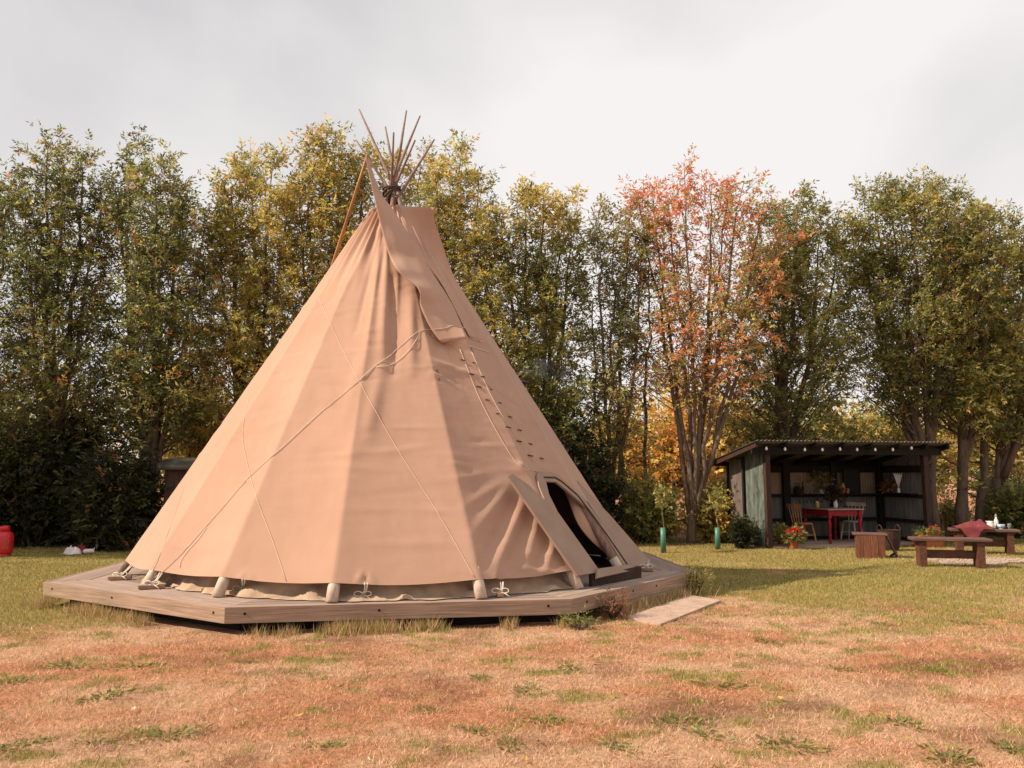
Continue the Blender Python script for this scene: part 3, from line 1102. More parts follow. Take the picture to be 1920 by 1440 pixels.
# cleats and tie cords along the hem, blocks beside the pole feet
def cleat(u, v, ln, ang, tie):
    p = onz(u, v, DECK_Z + 0.012)
    c = p + np.array([0, 0, 0.018])
    MB().box(c, (ln, 0.07, 0.045), ang, bev=0.006).build('cleat', 'cleat', deck, world=True)
    if tie:
        top = hit(tie[0], tie[1], 0.01)
        q = c + np.array([0, 0.0, 0.03])
        mb_ = MB()
        mb_.tube([top, top * .5 + q * .5 + np.array([.01, 0, -.005]), q], 0.008, 5)
        mb_.tube([top + np.array([0.03, 0, 0]), top * .5 + q * .5 + np.array([.03, 0, 0]), q + np.array([0.02, 0, 0])], 0.008, 5)
        a_r = np.linspace(0, 2 * PI, 14)
        for s in (-1, 1):
            mb_.tube(np.stack([q[0] + s * (0.045 + 0.045 * np.cos(a_r)), q[1] - 0.01 + 0.01 * np.sin(a_r * 2), q[2] + 0.012 + 0.024 * np.sin(a_r)], -1), 0.006, 5)
        mb_.tube([q, q + np.array([0.06, -0.03, -0.02]), q + np.array([0.10, -0.05, -0.045])], 0.006, 5)
        mb_.build('tie_cord', 'rope_white', tee, world=True, smooth=True)


cleat(680, 1124, 0.09, 1.4, (684, 1093))
cleat(938, 1118, 0.09, 1.7, (938, 1091))
cleat(452, 1113, 0.24, 0.25, (454, 1086))
cleat(285, 1103, 0.28, 0.30, (300, 1074))
cleat(225, 1086, 0.26, 0.25, (247, 1057))
cleat(1212, 1070, 0.20, -0.6, (1213, 1050))
for u, v, ln, ang in ((622, 1119, 0.36, 0.02), (905, 1116, 0.40, 0.06), (392, 1113, 0.22, -0.15), (270, 1096, 0.16, -0.6)):
    p = onz(u, v, DECK_Z + 0.003) + np.array([0, 0.07, 0.03])
    MB().box(p, (ln, 0.05, 0.055), ang, bev=0.012).build('foot_block', 'cleat', deck, world=True)

# stove pipe beyond the canvas
sp = aty(978, 745, 12.2)
pipe = thing('stove_pipe', (sp[0], sp[1], DECK_Z), 'stove pipe with a dark rain cap behind the right slope of the canvas', 'pipe')
ztop = aty(978, 716, 12.2)[2]
MB().lathe((0, 0, 0), ((0.075, 0.0), (0.075, ztop - DECK_Z - 0.19), (0.09, ztop - DECK_Z - 0.185), (0.09, ztop - DECK_Z - 0.10), (0.07, ztop - DECK_Z - 0.095)), 16).build('pipe', 'steel', pipe, smooth=False)
for k in range(3):
    a = k * 2.1 + 0.4
    MB().beam((0.075 * math.cos(a), 0.075 * math.sin(a), ztop - DECK_Z - 0.15), (0.085 * math.cos(a), 0.085 * math.sin(a), ztop - DECK_Z - 0.02), 0.02, 0.008).build('cap_strut', 'pole_pale', pipe)
MB().lathe((0, 0, ztop - DECK_Z - 0.025), ((0.16, 0.0), (0.16, 0.012), (0.05, 0.045), (0.01, 0.05)), 18).build('rain_cap', 'pipe_dark', pipe)

# ------------------------------------------------------------------ trees
def leaf_cloud(P, D, N, size, tint, nl, ll, lw, rg):
    """compound leaves: nl leaflets along a stalk of direction D"""
    n_ = len(P)
    S = unit(np.cross(D, N))
    Vs, Cs = [], []
    for j in range(nl):
        if j == 0:
            s, sg = 1.0, 0
        else:
            s, sg = 0.25 + 0.7 * ((j + 1) // 2) / (nl // 2 + 0.5), (1 if j % 2 else -1)
        o = P + D * (s * 0.20 * size)[:, None]
        dr = unit(D * (1.0 if sg == 0 else 0.55) + S * sg * 0.8 + rg.normal(0, 0.28, (n_, 3)) + np.array([0, 0, -0.22]))
        w = unit(np.cross(dr, N + rg.normal(0, 0.5, (n_, 3))))
        L = (ll * size * rg.uniform(0.75, 1.2, n_))[:, None]
        W = (lw * size * rg.uniform(0.8, 1.2, n_))[:, None]
        V = np.stack([o, o + dr * L * 0.42 + w * W * 0.5, o + dr * L, o + dr * L * 0.42 - w * W * 0.5], 1)
        Vs.append(V)
        Cs.append(np.clip(tint * rg.uniform(0.8, 1.25, n_)[:, None], 0, 0.75))
    return np.concatenate(Vs), np.concatenate(Cs)


LEAFC = {
    'dark': lin(84, 92, 50, .62), 'green': lin(124, 128, 66, .62), 'olive': lin(164, 156, 80, .62), 'yellow': lin(206, 182, 88, .60), 'gold': lin(216, 170, 76, .58),
    'orange': lin(216, 146, 74, .60), 'red': lin(228, 140, 94, .55), 'pink': lin(230, 164, 116, .54), 'brown': lin(140, 98, 62, .6), 'pale': lin(182, 168, 104, .6), 'grey': lin(120, 118, 86, .6)}
LEAFC = {k: (np.array(v) * 0.88 + np.mean(v) * 0.12) * 1.7 * np.array([1.02, 1.0, 0.92]) for k, v in LEAFC.items()}
LEAFC['shade'] = np.array(lin(62, 64, 38, .7))  # leaf tone with deep shade put into the colour, for the dark bushes


def tints(P, pal, top, rg, seed):
    """clumps of colour: pal is [(name, share)], top colours gather in the upper crown"""
    n_ = len(P)
    nz = fbm(P[:, 0] * 0.9 + P[:, 2] * 0.35 + seed, P[:, 2] * 0.9 + P[:, 1] * 0.7, seed, 3)
    nz = np.clip((nz - 0.5) * 3.0 + 0.5 + rg.normal(0, 0.2, n_), -0.99, 1.99)
    nz = np.clip(np.where(nz < 0, -nz, np.where(nz > 1, 2 - nz, nz)), 0, 0.999)
    names = [a for a, _ in pal]
    cum = np.cumsum([b_ for _, b_ in pal])
    cum = cum / cum[-1]
    idx = np.searchsorted(cum, nz, side='right').clip(0, len(names) - 1)
    c = np.stack([LEAFC[a] for a in names])[idx]
    if top:
        z0, z1, nm = top
        pr = sstep(z0, z1, P[:, 2] + rg.normal(0, 0.5, n_) + (fbm(P[:, 0] * 1.2, P[:, 2] * 1.2, seed + 5, 2) - 0.5) * 4)
        k = rg.random(n_) < pr
        c = np.where(k[:, None], LEAFC[nm], c)
    return c * rg.uniform(0.8, 1.2, n_)[:, None]


def bez(F, C, T, n_):
    s = np.linspace(0, 1, n_)[:, None]
    return F * (1 - s) ** 2 + C * 2 * s * (1 - s) + T * s * s


def make_tree(name, label, base, tips, pal, top=None, seed=1, fork=1.2, trunk_r=0.13, lo=0.22, spread=1.0, nside=30, ntw=5, nsp=8, size=1.07, bark='bark', nl=6, ll=.10, lw=.036, bare=0.0, cat='tree', group=None, lean=0.6):
    rg = np.random.default_rng(seed)
    base = np.array([base[0], base[1], -0.05])
    root = thing(name, (base[0], base[1], 0), label, cat, group)
    wood = MB()
    LP, LD = [], []
    nlead = len(tips)
    cz = np.mean([t[2] for t in tips])
    mean_xy = np.mean([t[:2] for t in tips], axis=0)
    fk = np.array([base[0] * 0.85 + mean_xy[0] * 0.15, base[1] * 0.85 + mean_xy[1] * 0.15, fork])
    if fork > 0.3:
        wood.tube(bez(base, (base + fk) / 2 + np.array([rg.normal(0, .05), 0, 0]), fk + np.array([0, 0, 0.25]), 6), np.linspace(trunk_r * 1.25, trunk_r * 0.85, 6), 9)
    for q, T in enumerate(tips):
        T = np.array(T, float)
        F = fk + np.array([rg.normal(0, trunk_r * 0.4), rg.normal(0, trunk_r * 0.4), rg.uniform(-0.15, 0.3) * min(1, fork)])
        C = np.array([F[0] * (1 - lean) + T[0] * lean, F[1] * (1 - lean) + T[1] * lean, F[2] + (T[2] - F[2]) * 0.42]) + rg.normal(0, 0.15, 3)
        pts = bez(F, C, T, 14)
        pts[2:-1] += rg.normal(0, 0.035, (11, 3))
        r0 = trunk_r * (0.75 if nlead > 2 else 0.85) * rg.uniform(0.7, 1.0)
        wood.tube(pts, r0 * (1 - np.linspace(0, 1, 14)) ** 0.85 + 0.008, 7)
        H = T[2] - F[2]
        ss = np.sort(np.concatenate([np.linspace(lo, 0.985, nside)]) + rg.normal(0, 0.012, nside)).clip(lo * 0.8, 0.99)
        az = rg.uniform(0, 6.28)
        for s in ss:
            az += 2.4 + rg.normal(0, 0.5)
            p = np.array([np.interp(s * 13, np.arange(14), pts[:, k]) for k in range(3)])
            prof = (0.26 + 1.45 * (1 - s) ** 0.72) * (0.55 + 0.45 * min(1, (s - lo * 0.5) / 0.15))
            L = spread * prof * (rg.uniform(0.65, 1.2) if s < 0.93 else 0.75)
            el = rg.uniform(0.35, 0.95) + 0.35 * s
            d = np.array([math.cos(az) * math.cos(el), math.sin(az) * math.cos(el), math.sin(el)])
            e = p + d * L
            e[2] += 0.10 * L
            mid = (p + e) / 2 + np.array([math.cos(az), math.sin(az), -0.4]) * 0.10 * L
            bp_ = bez(p, mid, e, 6)
            rb = max(0.006, r0 * (1 - s) * 0.34)
            wood.tube(bp_, np.linspace(rb, 0.005, 6), 5, cap=False)
            if rg.random() < bare * (1 - s): continue
            for w in range(ntw):
                sw = 0.25 + 0.75 * (w + rg.random()) / ntw
                o = np.array([np.interp(sw * 5, np.arange(6), bp_[:, k]) for k in range(3)])
                a2, e2 = az + rg.normal(0, 1.1), el * 0.6 + rg.normal(0.1, 0.45)
                d2 = np.array([math.cos(a2) * math.cos(e2), math.sin(a2) * math.cos(e2), math.sin(e2)])
                L2 = rg.uniform(0.18, 0.50) * (0.6 + 0.4 * spread)
                wood.tube([o, o + d2 * L2], [0.006, 0.003], 3, cap=False)
                tpos = rg.uniform(0.1, 1.05, nsp)[:, None]
                LP.append(o + d2 * L2 * tpos + rg.normal(0, 0.055, (nsp, 3)))
                LD.append(d2 * 0.6 + rg.normal(0, 0.55, (nsp, 3)))
    LP, LD = np.concatenate(LP), unit(np.concatenate(LD))
    keep = LP[:, 2] > 0.05
    LP, LD = LP[keep], LD[keep]
    tn = tints(LP, pal, top, rg, seed)
    NN = unit(rg.normal(0, 0.55, LP.shape) + np.array([0, 0, 1.0]))
    V, Cc = leaf_cloud(LP, LD, NN, size * rg.uniform(0.75, 1.25, len(LP)), tn, nl, ll, lw, rg)
    V = V - np.array([base[0], base[1], 0])
    wood.build('trunk', bark, root, world=True, smooth=True)
    quads_mesh('crown', V, Cc, M['leaf'], root)
    return root


def T(y, *uv):
    r = np.random.default_rng(int(y * 100) + len(uv))
    return [aty(u, v + (46 if u < 400 else 28), y + r.uniform(-0.7, 0.7)) for u, v in uv]


DARK = [('olive', 1.1), ('brown', .5), ('green', 2.4), ('dark', 3.4), ('green', 1.4), ('olive', 1.2), ('orange', .10), ('brown', .3), ('green', .6)]
YEL = [('yellow', 1.3), ('gold', .6), ('olive', 3), ('green', 2.0), ('olive', 2.0), ('yellow', 1.4), ('orange', .2), ('gold', .4), ('olive', .8)]
GRN = [('yellow', .8), ('olive', 2.0), ('green', 2.6), ('dark', 1.2), ('green', 1.6), ('brown', .3), ('olive', 1.4)]
RED = [('olive', 1.4), ('pale', 1.2), ('pink', 1.6), ('orange', 1.8), ('red', 1.0), ('olive', 1.4), ('orange', .8)]
GRY = [('grey', 2), ('green', 1.5), ('olive', 2), ('brown', 1), ('pale', 1.2)]
TG = 'ash trees along the back of the lawn'

make_tree('ash_tree', 'dark bushy ash tree at the left edge, behind the red gas bottle', (-12.6, 18.2), T(18.4, (-110, 330), (-60, 280), (-20, 330), (20, 305), (-150, 400)), DARK, seed=3, fork=0.9, lo=.08, spread=1.35, group=TG)
make_tree('ash_tree', 'dark ash tree with the tallest spire at the far left', (-10.4, 18.0), T(18.2, (48, 330), (90, 232), (155, 266), (120, 300), (190, 345)), DARK, seed=5, fork=1.1, lo=.08, spread=1.3, group=TG)
make_tree('ash_tree', 'dark russet-flecked ash tree left of the golden trees', (-8.3, 18.4), T(18.5, (250, 250), (292, 270), (225, 320), (345, 328), (384, 380), (310, 340)), DARK, seed=8, fork=1.3, lo=.08, spread=1.3, group=TG)
make_tree('ash_tree', 'golden-green ash tree left of the teepee top, with the orange lower crown', (-6.0, 18.9), T(18.9, (432, 322), (470, 280), (512, 278), (450, 300), (410, 400), (540, 350)), YEL, seed=11, fork=1.3, lo=.10, spread=1.15, group=TG)
make_tree('ash_tree', 'tall golden-green ash tree directly left of the pole tips', (-4.3, 19.2), T(19.2, (575, 268), (606, 240), (640, 258), (560, 330), (685, 268), (655, 300)), YEL, seed=14, fork=1.4, lo=.10, spread=1.1, group=TG)
make_tree('ash_tree', 'golden-green ash tree behind the pole tips and right smoke flap', (-2.0, 19.0), T(19.0, (735, 275), (790, 285), (820, 300), (865, 265), (898, 312), (840, 350), (920, 400)), YEL, seed=17, fork=1.5, lo=.10, spread=1.05, group=TG)
make_tree('ash_tree', 'slim green ash tree rising from the right slope of the teepee', (0.7, 19.0), T(19.0, (940, 382), (985, 345), (1020, 342), (1052, 352), (1072, 395), (905, 450)), GRN, top=(7.4, 9.2, 'yellow'), seed=20, fork=1.0, lo=.08, spread=1.0, group=TG)
make_tree('ash_tree', 'thin grey-green ash tree between the green tree and the red one', (2.3, 19.4), T(19.4, (1118, 378), (1150, 390), (1185, 362), (1205, 400)), GRY, seed=23, fork=0.5, trunk_r=.075, lo=.20, spread=.8, nside=24, ntw=4, bare=.3, group=TG)
make_tree('ash_tree', 'red and orange autumn ash tree with several bare lower stems', (4.15, 18.5), T(18.6, (1195, 345), (1222, 325), (1252, 345), (1283, 298), (1330, 318), (1395, 314), (1435, 345), (1365, 350), (1470, 430)), RED, top=(5.6, 11.0, 'red'), seed=26, nsp=5, fork=0.55, trunk_r=.10, lo=.33, spread=1.05, nside=24, ntw=4, bare=.3, lean=.45, group=TG)
make_tree('ash_tree', 'green ash tree with a yellow spire between the red tree and the shed', (6.6, 19.9), T(19.9, (1460, 390), (1497, 355), (1540, 400), (1572, 425), (1470, 450), (1440, 470)), GRN, top=(7.2, 9.4, 'olive'), seed=29, fork=1.4, lo=.08, spread=1.5, group=TG)
make_tree('ash_tree', 'broad round-topped green ash tree above the shed roof', (10.6, 20.2), T(20.0, (1608, 420), (1640, 352), (1668, 336), (1702, 342), (1738, 336), (1625, 470)), GRN, top=(9.0, 10.5, 'olive'), seed=32, fork=1.6, lo=.14, spread=1.5, group=TG)
make_tree('ash_tree', 'green ash tree with rust-orange flecks right of the shed', (11.5, 20.4), T(20.3, (1770, 352), (1800, 368), (1832, 384), (1855, 402), (1790, 430)), GRN[:3] + [('orange', .5)] + GRN[3:], seed=35, fork=1.5, lo=.14, spread=1.4, group=TG)
make_tree('ash_tree', 'pale green ash tree at the right edge behind the far bench', (12.6, 21.0), T(20.8, (1880, 440), (1915, 408), (1950, 420), (1990, 400), (1860, 520)), GRN, seed=38, fork=1.2, lo=.12, spread=1.2, group=TG)

make_tree('ash_tree', 'dark ash tree beyond the left edge whose shade falls over the gas bottle', (-13.6, 15.4), T(15.6, (-260, 300), (-330, 340), (-400, 320), (-300, 420)), DARK, seed=41, fork=1.0, lo=.06, spread=1.5, nside=22, group=TG)
make_tree('ash_tree', 'dark ash tree outside the left edge, nearest to the lawn', (-15.6, 16.4), T(16.4, (-360, 320), (-430, 360), (-500, 380)), DARK, seed=44, fork=1.0, lo=.06, spread=1.6, nside=22, group=TG)

# bare stems standing beside the red tree and the shed
def stem(name, label, u, v, dep, tu, tv, r, seed):
    rg = np.random.default_rng(seed)
    A = aty(u, v, dep); A[2] = -0.05
    B = aty(tu, tv, dep + 0.3)
    root = thing(name, (A[0], A[1], 0), label, 'tree')
    C_ = (A + B) / 2 + np.array([rg.normal(0, .25), 0.1, 0])
    pts = bez(A, C_, B, 14)
    pts[1:-1] += rg.normal(0, 0.03, (12, 3))
    mb_ = MB().tube(pts, np.linspace(r, r * 0.3, 14), 8)
    LP, LD = [], []
    for s in np.linspace(0.15, 1, 12):
        p = np.array([np.interp(s * 13, np.arange(14), pts[:, k]) for k in range(3)])
        a, e = rg.uniform(0, 6.28), rg.uniform(0.1, 0.9)
        d = np.array([math.cos(a) * math.cos(e), math.sin(a) * math.cos(e), math.sin(e)])
        L = rg.uniform(0.4, 1.1)
        mb_.tube([p, p + d * L * .5 + np.array([0, 0, -.03]), p + d * L], [r * .25, r * .15, .004], 4, cap=False)
        k = 14
        LP.append(p + d * L * rg.uniform(0.4, 1.1, k)[:, None] + rg.normal(0, .12, (k, 3)))
        LD.append(d * .6 + rg.normal(0, .5, (k, 3)))
    mb_.build('trunk', 'bark', root, world=True, smooth=True)
    LP, LD = np.concatenate(LP), unit(np.concatenate(LD))
    V, Cc = leaf_cloud(LP, LD, unit(rg.normal(0, .5, LP.shape) + np.array([0, 0, 1.])), rg.uniform(.8, 1.2, len(LP)), tints(LP, GRN, None, rg, seed), 7, .10, .036, rg)
    quads_mesh('crown', V - np.array([A[0], A[1], 0]), Cc, M['leaf'], root)


stem('young_tree', 'crooked thin tree trunk just right of the teepee door', 1140, 1012, 19.0, 1112, 560, .05, 51)
stem('young_tree', 'straight thin trunk midway between the teepee and the red tree', 1178, 1010, 19.6, 1165, 520, .055, 52)
stem('young_tree', 'slender trunk close against the left of the red tree', 1206, 1010, 19.9, 1215, 520, .06, 53)
stem('mature_tree', 'pale thick trunk beside the right post of the shed', 1757, 1002, 19.9, 1745, 480, .12, 54)
stem('mature_tree', 'thick dark trunk behind the left end of the far bench', 1803, 1000, 20.2, 1812, 470, .14, 55)
stem('mature_tree', 'forked low trunk behind the maroon blanket', 1838, 996, 20.6, 1880, 560, .13, 56)


# ------------------------------------------------------------------ bushes
def make_bush(name, label, cx, cy, w, h, pal, seed, n_=1500, size=1.0, d=None, nl=7, ll=.10, lw=.038, cat='bush', group=None, z0=0.0, stems=9, bark='bark_dark'):
    rg = np.random.default_rng(seed)
    d = d or w * 0.7
    root = thing(name, (cx, cy, 0), label, cat, group)
    mb_ = MB()
    LP, LD = [], []
    for k in range(stems):
        a = rg.uniform(0, 6.28)
        rr = math.sqrt(rg.random())
        e = np.array([cx + math.cos(a) * rr * w * .45, cy + math.sin(a) * rr * d * .45, z0 + h * (1 - 0.45 * rr * rr) * rg.uniform(.75, 1.02)])
        o = np.array([cx + rg.normal(0, w * .08), cy + rg.normal(0, d * .08), -0.03 + z0])
        pts = bez(o, (o + e) / 2 + np.array([math.cos(a), math.sin(a), 0]) * w * .08, e, 8)
        mb_.tube(pts, np.linspace(.012 + .010 * h, .004, 8), 5, cap=False)
        m_ = n_ // stems
        t = rg.uniform(0.08, 1.03, m_) ** 0.8
        P = np.stack([np.interp(t * 7, np.arange(8), pts[:, q]) for q in range(3)], -1)
        off = rg.normal(0, 1, (m_, 3))
        off = unit(off) * (rg.random(m_) ** .5)[:, None] * np.array([w * .23, d * .23, h * .13])
        LP.append(P + off)
        LD.append(unit(off) * .8 + rg.normal(0, .5, (m_, 3)) + np.array([0, 0, .3]))
    LP, LD = np.concatenate(LP), unit(np.concatenate(LD))
    k = LP[:, 2] > 0.04
    LP, LD = LP[k], LD[k]
    mb_.build('stems', bark, root, world=True, smooth=True)
    tn = tints(LP, pal, None, rg, seed)
    V, Cc = leaf_cloud(LP, LD, unit(rg.normal(0, .6, LP.shape) + np.array([0, -.2, 1.])), size * rg.uniform(.7, 1.25, len(LP)), tn, nl, ll, lw, rg)
    quads_mesh('foliage', V - np.array([cx, cy, 0]), Cc, M['leaf'], root)
    return root


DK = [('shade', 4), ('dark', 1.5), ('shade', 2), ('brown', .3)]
BG = [('gold', .8), ('yellow', 1.6), ('olive', 2), ('green', 2), ('olive', 1.5), ('yellow', 1)]
BGOLD = [('orange', .8), ('gold', 2.2), ('yellow', 2.6), ('olive', 1.6), ('yellow', 1), ('gold', 1)]
UG = 'undergrowth below the trees'
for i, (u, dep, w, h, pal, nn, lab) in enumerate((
        (208, 16.9, 2.0, 2.1, DK, 4200, 'dark bush left of the teepee behind the cloth bundle'),
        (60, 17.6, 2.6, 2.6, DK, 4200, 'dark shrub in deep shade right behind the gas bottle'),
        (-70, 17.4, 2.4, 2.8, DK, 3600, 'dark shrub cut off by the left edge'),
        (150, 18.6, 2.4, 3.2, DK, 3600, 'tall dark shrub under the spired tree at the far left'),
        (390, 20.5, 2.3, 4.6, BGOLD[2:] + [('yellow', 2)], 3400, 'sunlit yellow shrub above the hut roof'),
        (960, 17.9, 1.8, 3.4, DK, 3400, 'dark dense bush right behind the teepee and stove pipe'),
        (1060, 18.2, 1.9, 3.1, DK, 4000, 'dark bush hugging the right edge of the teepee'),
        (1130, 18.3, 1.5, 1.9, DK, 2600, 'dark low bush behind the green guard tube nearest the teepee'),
        (1215, 18.9, 1.5, 1.5, GRN, 2200, 'mid green low bush left of the red tree'),
        (1340, 18.8, 1.2, 1.3, BG, 900, 'thin leafy bush between the red tree and the shed'),
        (1372, 19.0, 1.0, 1.5, [('pink', 2), ('pale', 1), ('olive', 1)], 1100, 'pinkish bush at the left corner of the shed'),
        (1480, 20.6, 2.6, 3.4, GRN, 4200, 'green bush behind the left part of the shed roof'),
        (1600, 21.0, 2.6, 3.2, GRN + [('gold', 1.5)], 4000, 'green and gold bush behind the middle of the shed roof'),
        (1700, 21.4, 2.0, 3.4, GRN + [('gold', 1.2)], 3000, 'leafy bush behind the right part of the shed roof'),
        (1775, 21.5, 1.0, 0.9, BG, 420, 'sparse low bush between the two thick trunks by the shed'),
        (1872, 21.5, 1.5, 1.7, GRN, 1300, 'green bush above the crockery on the far bench'),
        (1930, 20.2, 1.5, 1.5, GRN, 1700, 'green bush cut off by the right edge'))):
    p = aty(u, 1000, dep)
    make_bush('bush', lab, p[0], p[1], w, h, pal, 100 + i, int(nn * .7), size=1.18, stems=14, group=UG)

# trees in the distance beyond the field
for i, (u, v, dep, w, pal, lab) in enumerate((
        (60, 640, 42, 9, GRN, 'far green tree seen through the dark trees at the left'),
        (330, 660, 40, 8, YEL, 'far olive tree seen left of the teepee slope'),
        (560, 600, 44, 9, YEL, 'far tree hidden mostly by the teepee and golden trees'),
        (1010, 760, 40, 7, GRN, 'far green tree right of the stove pipe'),
        (1165, 790, 36, 5, BGOLD, 'far golden tree between the thin trunks'),
        (1255, 690, 33, 6, BGOLD, 'far golden-orange tree behind the stems of the red tree'),
        (1345, 740, 34, 5, BGOLD, 'far orange tree just right of the red tree stems'),
        (1435, 745, 36, 6, BG, 'far yellow tree above the left end of the shed roof'),
        (1560, 740, 40, 8, BG, 'far yellow-green tree above the middle of the shed roof'),
        (1700, 735, 40, 8, BG, 'far olive tree above the right end of the shed roof'),
        (1860, 700, 42, 9, BG, 'far olive tree at the right edge'))):
    dep, w = dep * 1.5, w * 1.4
    p = aty(u, v, dep)
    make_bush('distant_tree', lab, p[0], p[1], w, p[2], pal, 200 + i, 2600, size=2.9, d=w * .7, nl=5, ll=.12, lw=.06, cat='tree', group='distant trees beyond the field', stems=16)

# ------------------------------------------------------------------ open-fronted shed
SH = (5.47, 17.14, 0.0)
SRZ = math.radians(13)
shed = thing('open_shed', SH, 'dark open-fronted shed of corrugated tin under a sloping roof', 'shed', rz=SRZ)
SM = Matrix.Translation(Vector(SH)) @ Matrix.Rotation(SRZ, 4, 'Z')
roof_z = lambda y: 2.27 - 0.19 * (y + 0.35)


def shed_pt(x, y, z):
    v = SM @ Vector((x, y, z))
    return (v.x, v.y, v.z)


def corrugated(a, b_, z0, z1, amp=0.009, pitch=0.076, topfn=None):
    """upright corrugated sheet from a to b (local xy)"""
    a, b_ = np.array(a, float), np.array(b_, float)
    L = np.linalg.norm(b_ - a)
    d = (b_ - a) / L
    nn = np.array([-d[1], d[0]])
    k = max(8, int(L / pitch * 6))
    s = np.linspace(0, L, k)
    w = amp * np.sin(s / pitch * 2 * PI)
    rows_ = []
    for z in (z0, (z0 + z1) / 2, z1):
        rows_.append(np.stack([a[0] + d[0] * s + nn[0] * w, a[1] + d[1] * s + nn[1] * w, np.full(k, z)], -1))
    return MB().grid(np.array(rows_))


# back wall: three bays of tin, warm reflected light painted in above the shelf
for x0, x1 in ((0.05, 1.32), (1.32, 2.62), (2.62, 3.95)):
    corrugated((x0, 1.53), (x1 + 0.02, 1.53), 0.04, 1.06).build('wall_sheet', 'tin', shed, smooth=True)
    corrugated((x0, 1.545), (x1 + 0.02, 1.545), 1.04, 1.76).build('wall_sheet', 'tin_warm_lit', shed, smooth=True)
for y0, y1 in ((0.06, 0.80), (0.80, 1.50)):
    corrugated((4.0, y1), (4.0, y0), 0.04, 2.05).build('wall_sheet', 'tin', shed, smooth=True)
corrugated((-0.02, 0.03), (-0.02, 0.80), 0.02, 2.08).build('side_sheet', 'tin_green', shed, smooth=True)
corrugated((-0.03, 0.90), (-0.03, 1.52), 0.02, 1.90).build('side_sheet', 'tin_brown', shed, smooth=True)
for x, y, w, d, zt, mt in ((0.02, -0.02, .11, .11, 2.20, 'brown_wood'), (4.0, -0.02, .13, .11, 2.20, 'brown_wood'), (-0.03, 0.85, .10, .07, 1.95, 'black_wood'), (-0.02, 1.56, .10, .08, 1.85, 'black_wood'),
                           (1.39, 1.45, .17, .10, 1.86, 'black_wood'), (2.66, 1.45, .16, .10, 1.86, 'black_wood'), (3.93, 1.45, .14, .12, 1.86, 'black_wood'), (0.06, 1.45, .10, .10, 1.86, 'black_wood')):
    MB().box((x, y, zt / 2 - 0.01), (w, d, zt), bev=0.006).build('post', mt, shed)
for z, h in ((0.49, .075), (1.06, .075), (1.68, .16), (0.06, .08)):
    for x0, x1 in ((0.115, 1.30), (1.48, 2.575), (2.745, 3.855)):
        MB().box(((x0 + x1) / 2, 1.475, z), (x1 - x0, 0.06, h)).build('rail', 'black_wood', shed)
    MB().box((3.955, 0.715, z), (0.055, 1.34, h)).build('rail', 'black_wood', shed)
MB().box((2.0, -0.10, 2.07), (4.75, 0.055, 0.17), bev=.005).build('front_beam', 'black_wood', shed)
MB().box((2.0, 1.60, 1.80), (4.7, 0.05, 0.10)).build('back_beam', 'black_wood', shed)
for x in (-0.36, 0.35, 1.05, 1.75, 2.45, 3.15, 3.85, 4.42):
    MB().beam((x, -0.30, roof_z(-0.30) - 0.075), (x, 1.85, roof_z(1.85) - 0.075), 0.05, 0.10).build('rafter', 'brown_wood' if x < 0 else 'black_wood', shed)
# roof sheets
k = 4 * 6
for q in range(6):
    x0 = -0.42 + q * 0.823
    s = np.linspace(0, 0.838, 66)
    w = 0.017 * np.sin((x0 + s) / 0.095 * 2 * PI) + 0.002 * (q % 2)
    G = np.array([np.stack([x0 + s, np.full(66, y), roof_z(y) + w], -1) for y in (-0.38, 0.4, 1.2, 1.95)])
    o = MB().grid(G).build('roof_sheet', 'tin_dark', shed, smooth=True)
    so = o.modifiers.new('thickness', 'SOLIDIFY'); so.thickness = 0.004
MB().box((1.97, 0.72, -0.002), (3.95, 1.55, 0.05)).build('floor_slab', 'slab', shed)
# shelves
MB().box((2.02, 1.33, 1.085), (1.06, 0.22, 0.025)).build('shelf', 'black_wood', shed)
MB().box((3.29, 1.33, 1.085), (1.06, 0.22, 0.025)).build('shelf', 'black_wood', shed)
MB().box((3.82, 0.72, 1.112), (0.20, 1.15, 0.025)).build('shelf', 'black_wood', shed)
for i in range(6):                                   # hooks on the back wall
    x = 2.95 + i * 0.085
    MB().tube([(x, 1.505, .80), (x, 1.47, .79), (x, 1.47, .70)], 0.011, 5).build('hook', 'black_wood', shed)
for i in range(7):
    x = 1.75 + i * 0.1
    MB().tube([(x, 1.505, .93), (x, 1.475, .92), (x, 1.475, .88)], 0.009, 5).build('hook', 'black_wood', shed)

cb = thing('chalkboard', shed_pt(3.13, 1.41, 1.10), 'dark chalkboard standing on the shed shelf beside the yellow jar', 'chalkboard', rz=SRZ)
MB().box((0, 0, .29), (.40, .02, .56)).build('board', 'chalk', cb)
for c, s in (((0, -.004, .585), (.46, .03, .03)), ((0, -.004, -.004 + .012), (.46, .03, .03)), ((-.215, -.004, .30), (.03, .03, .56)), ((.215, -.004, .30), (.03, .03, .56))):
    MB().box(c, s).build('frame', 'black_wood', cb)

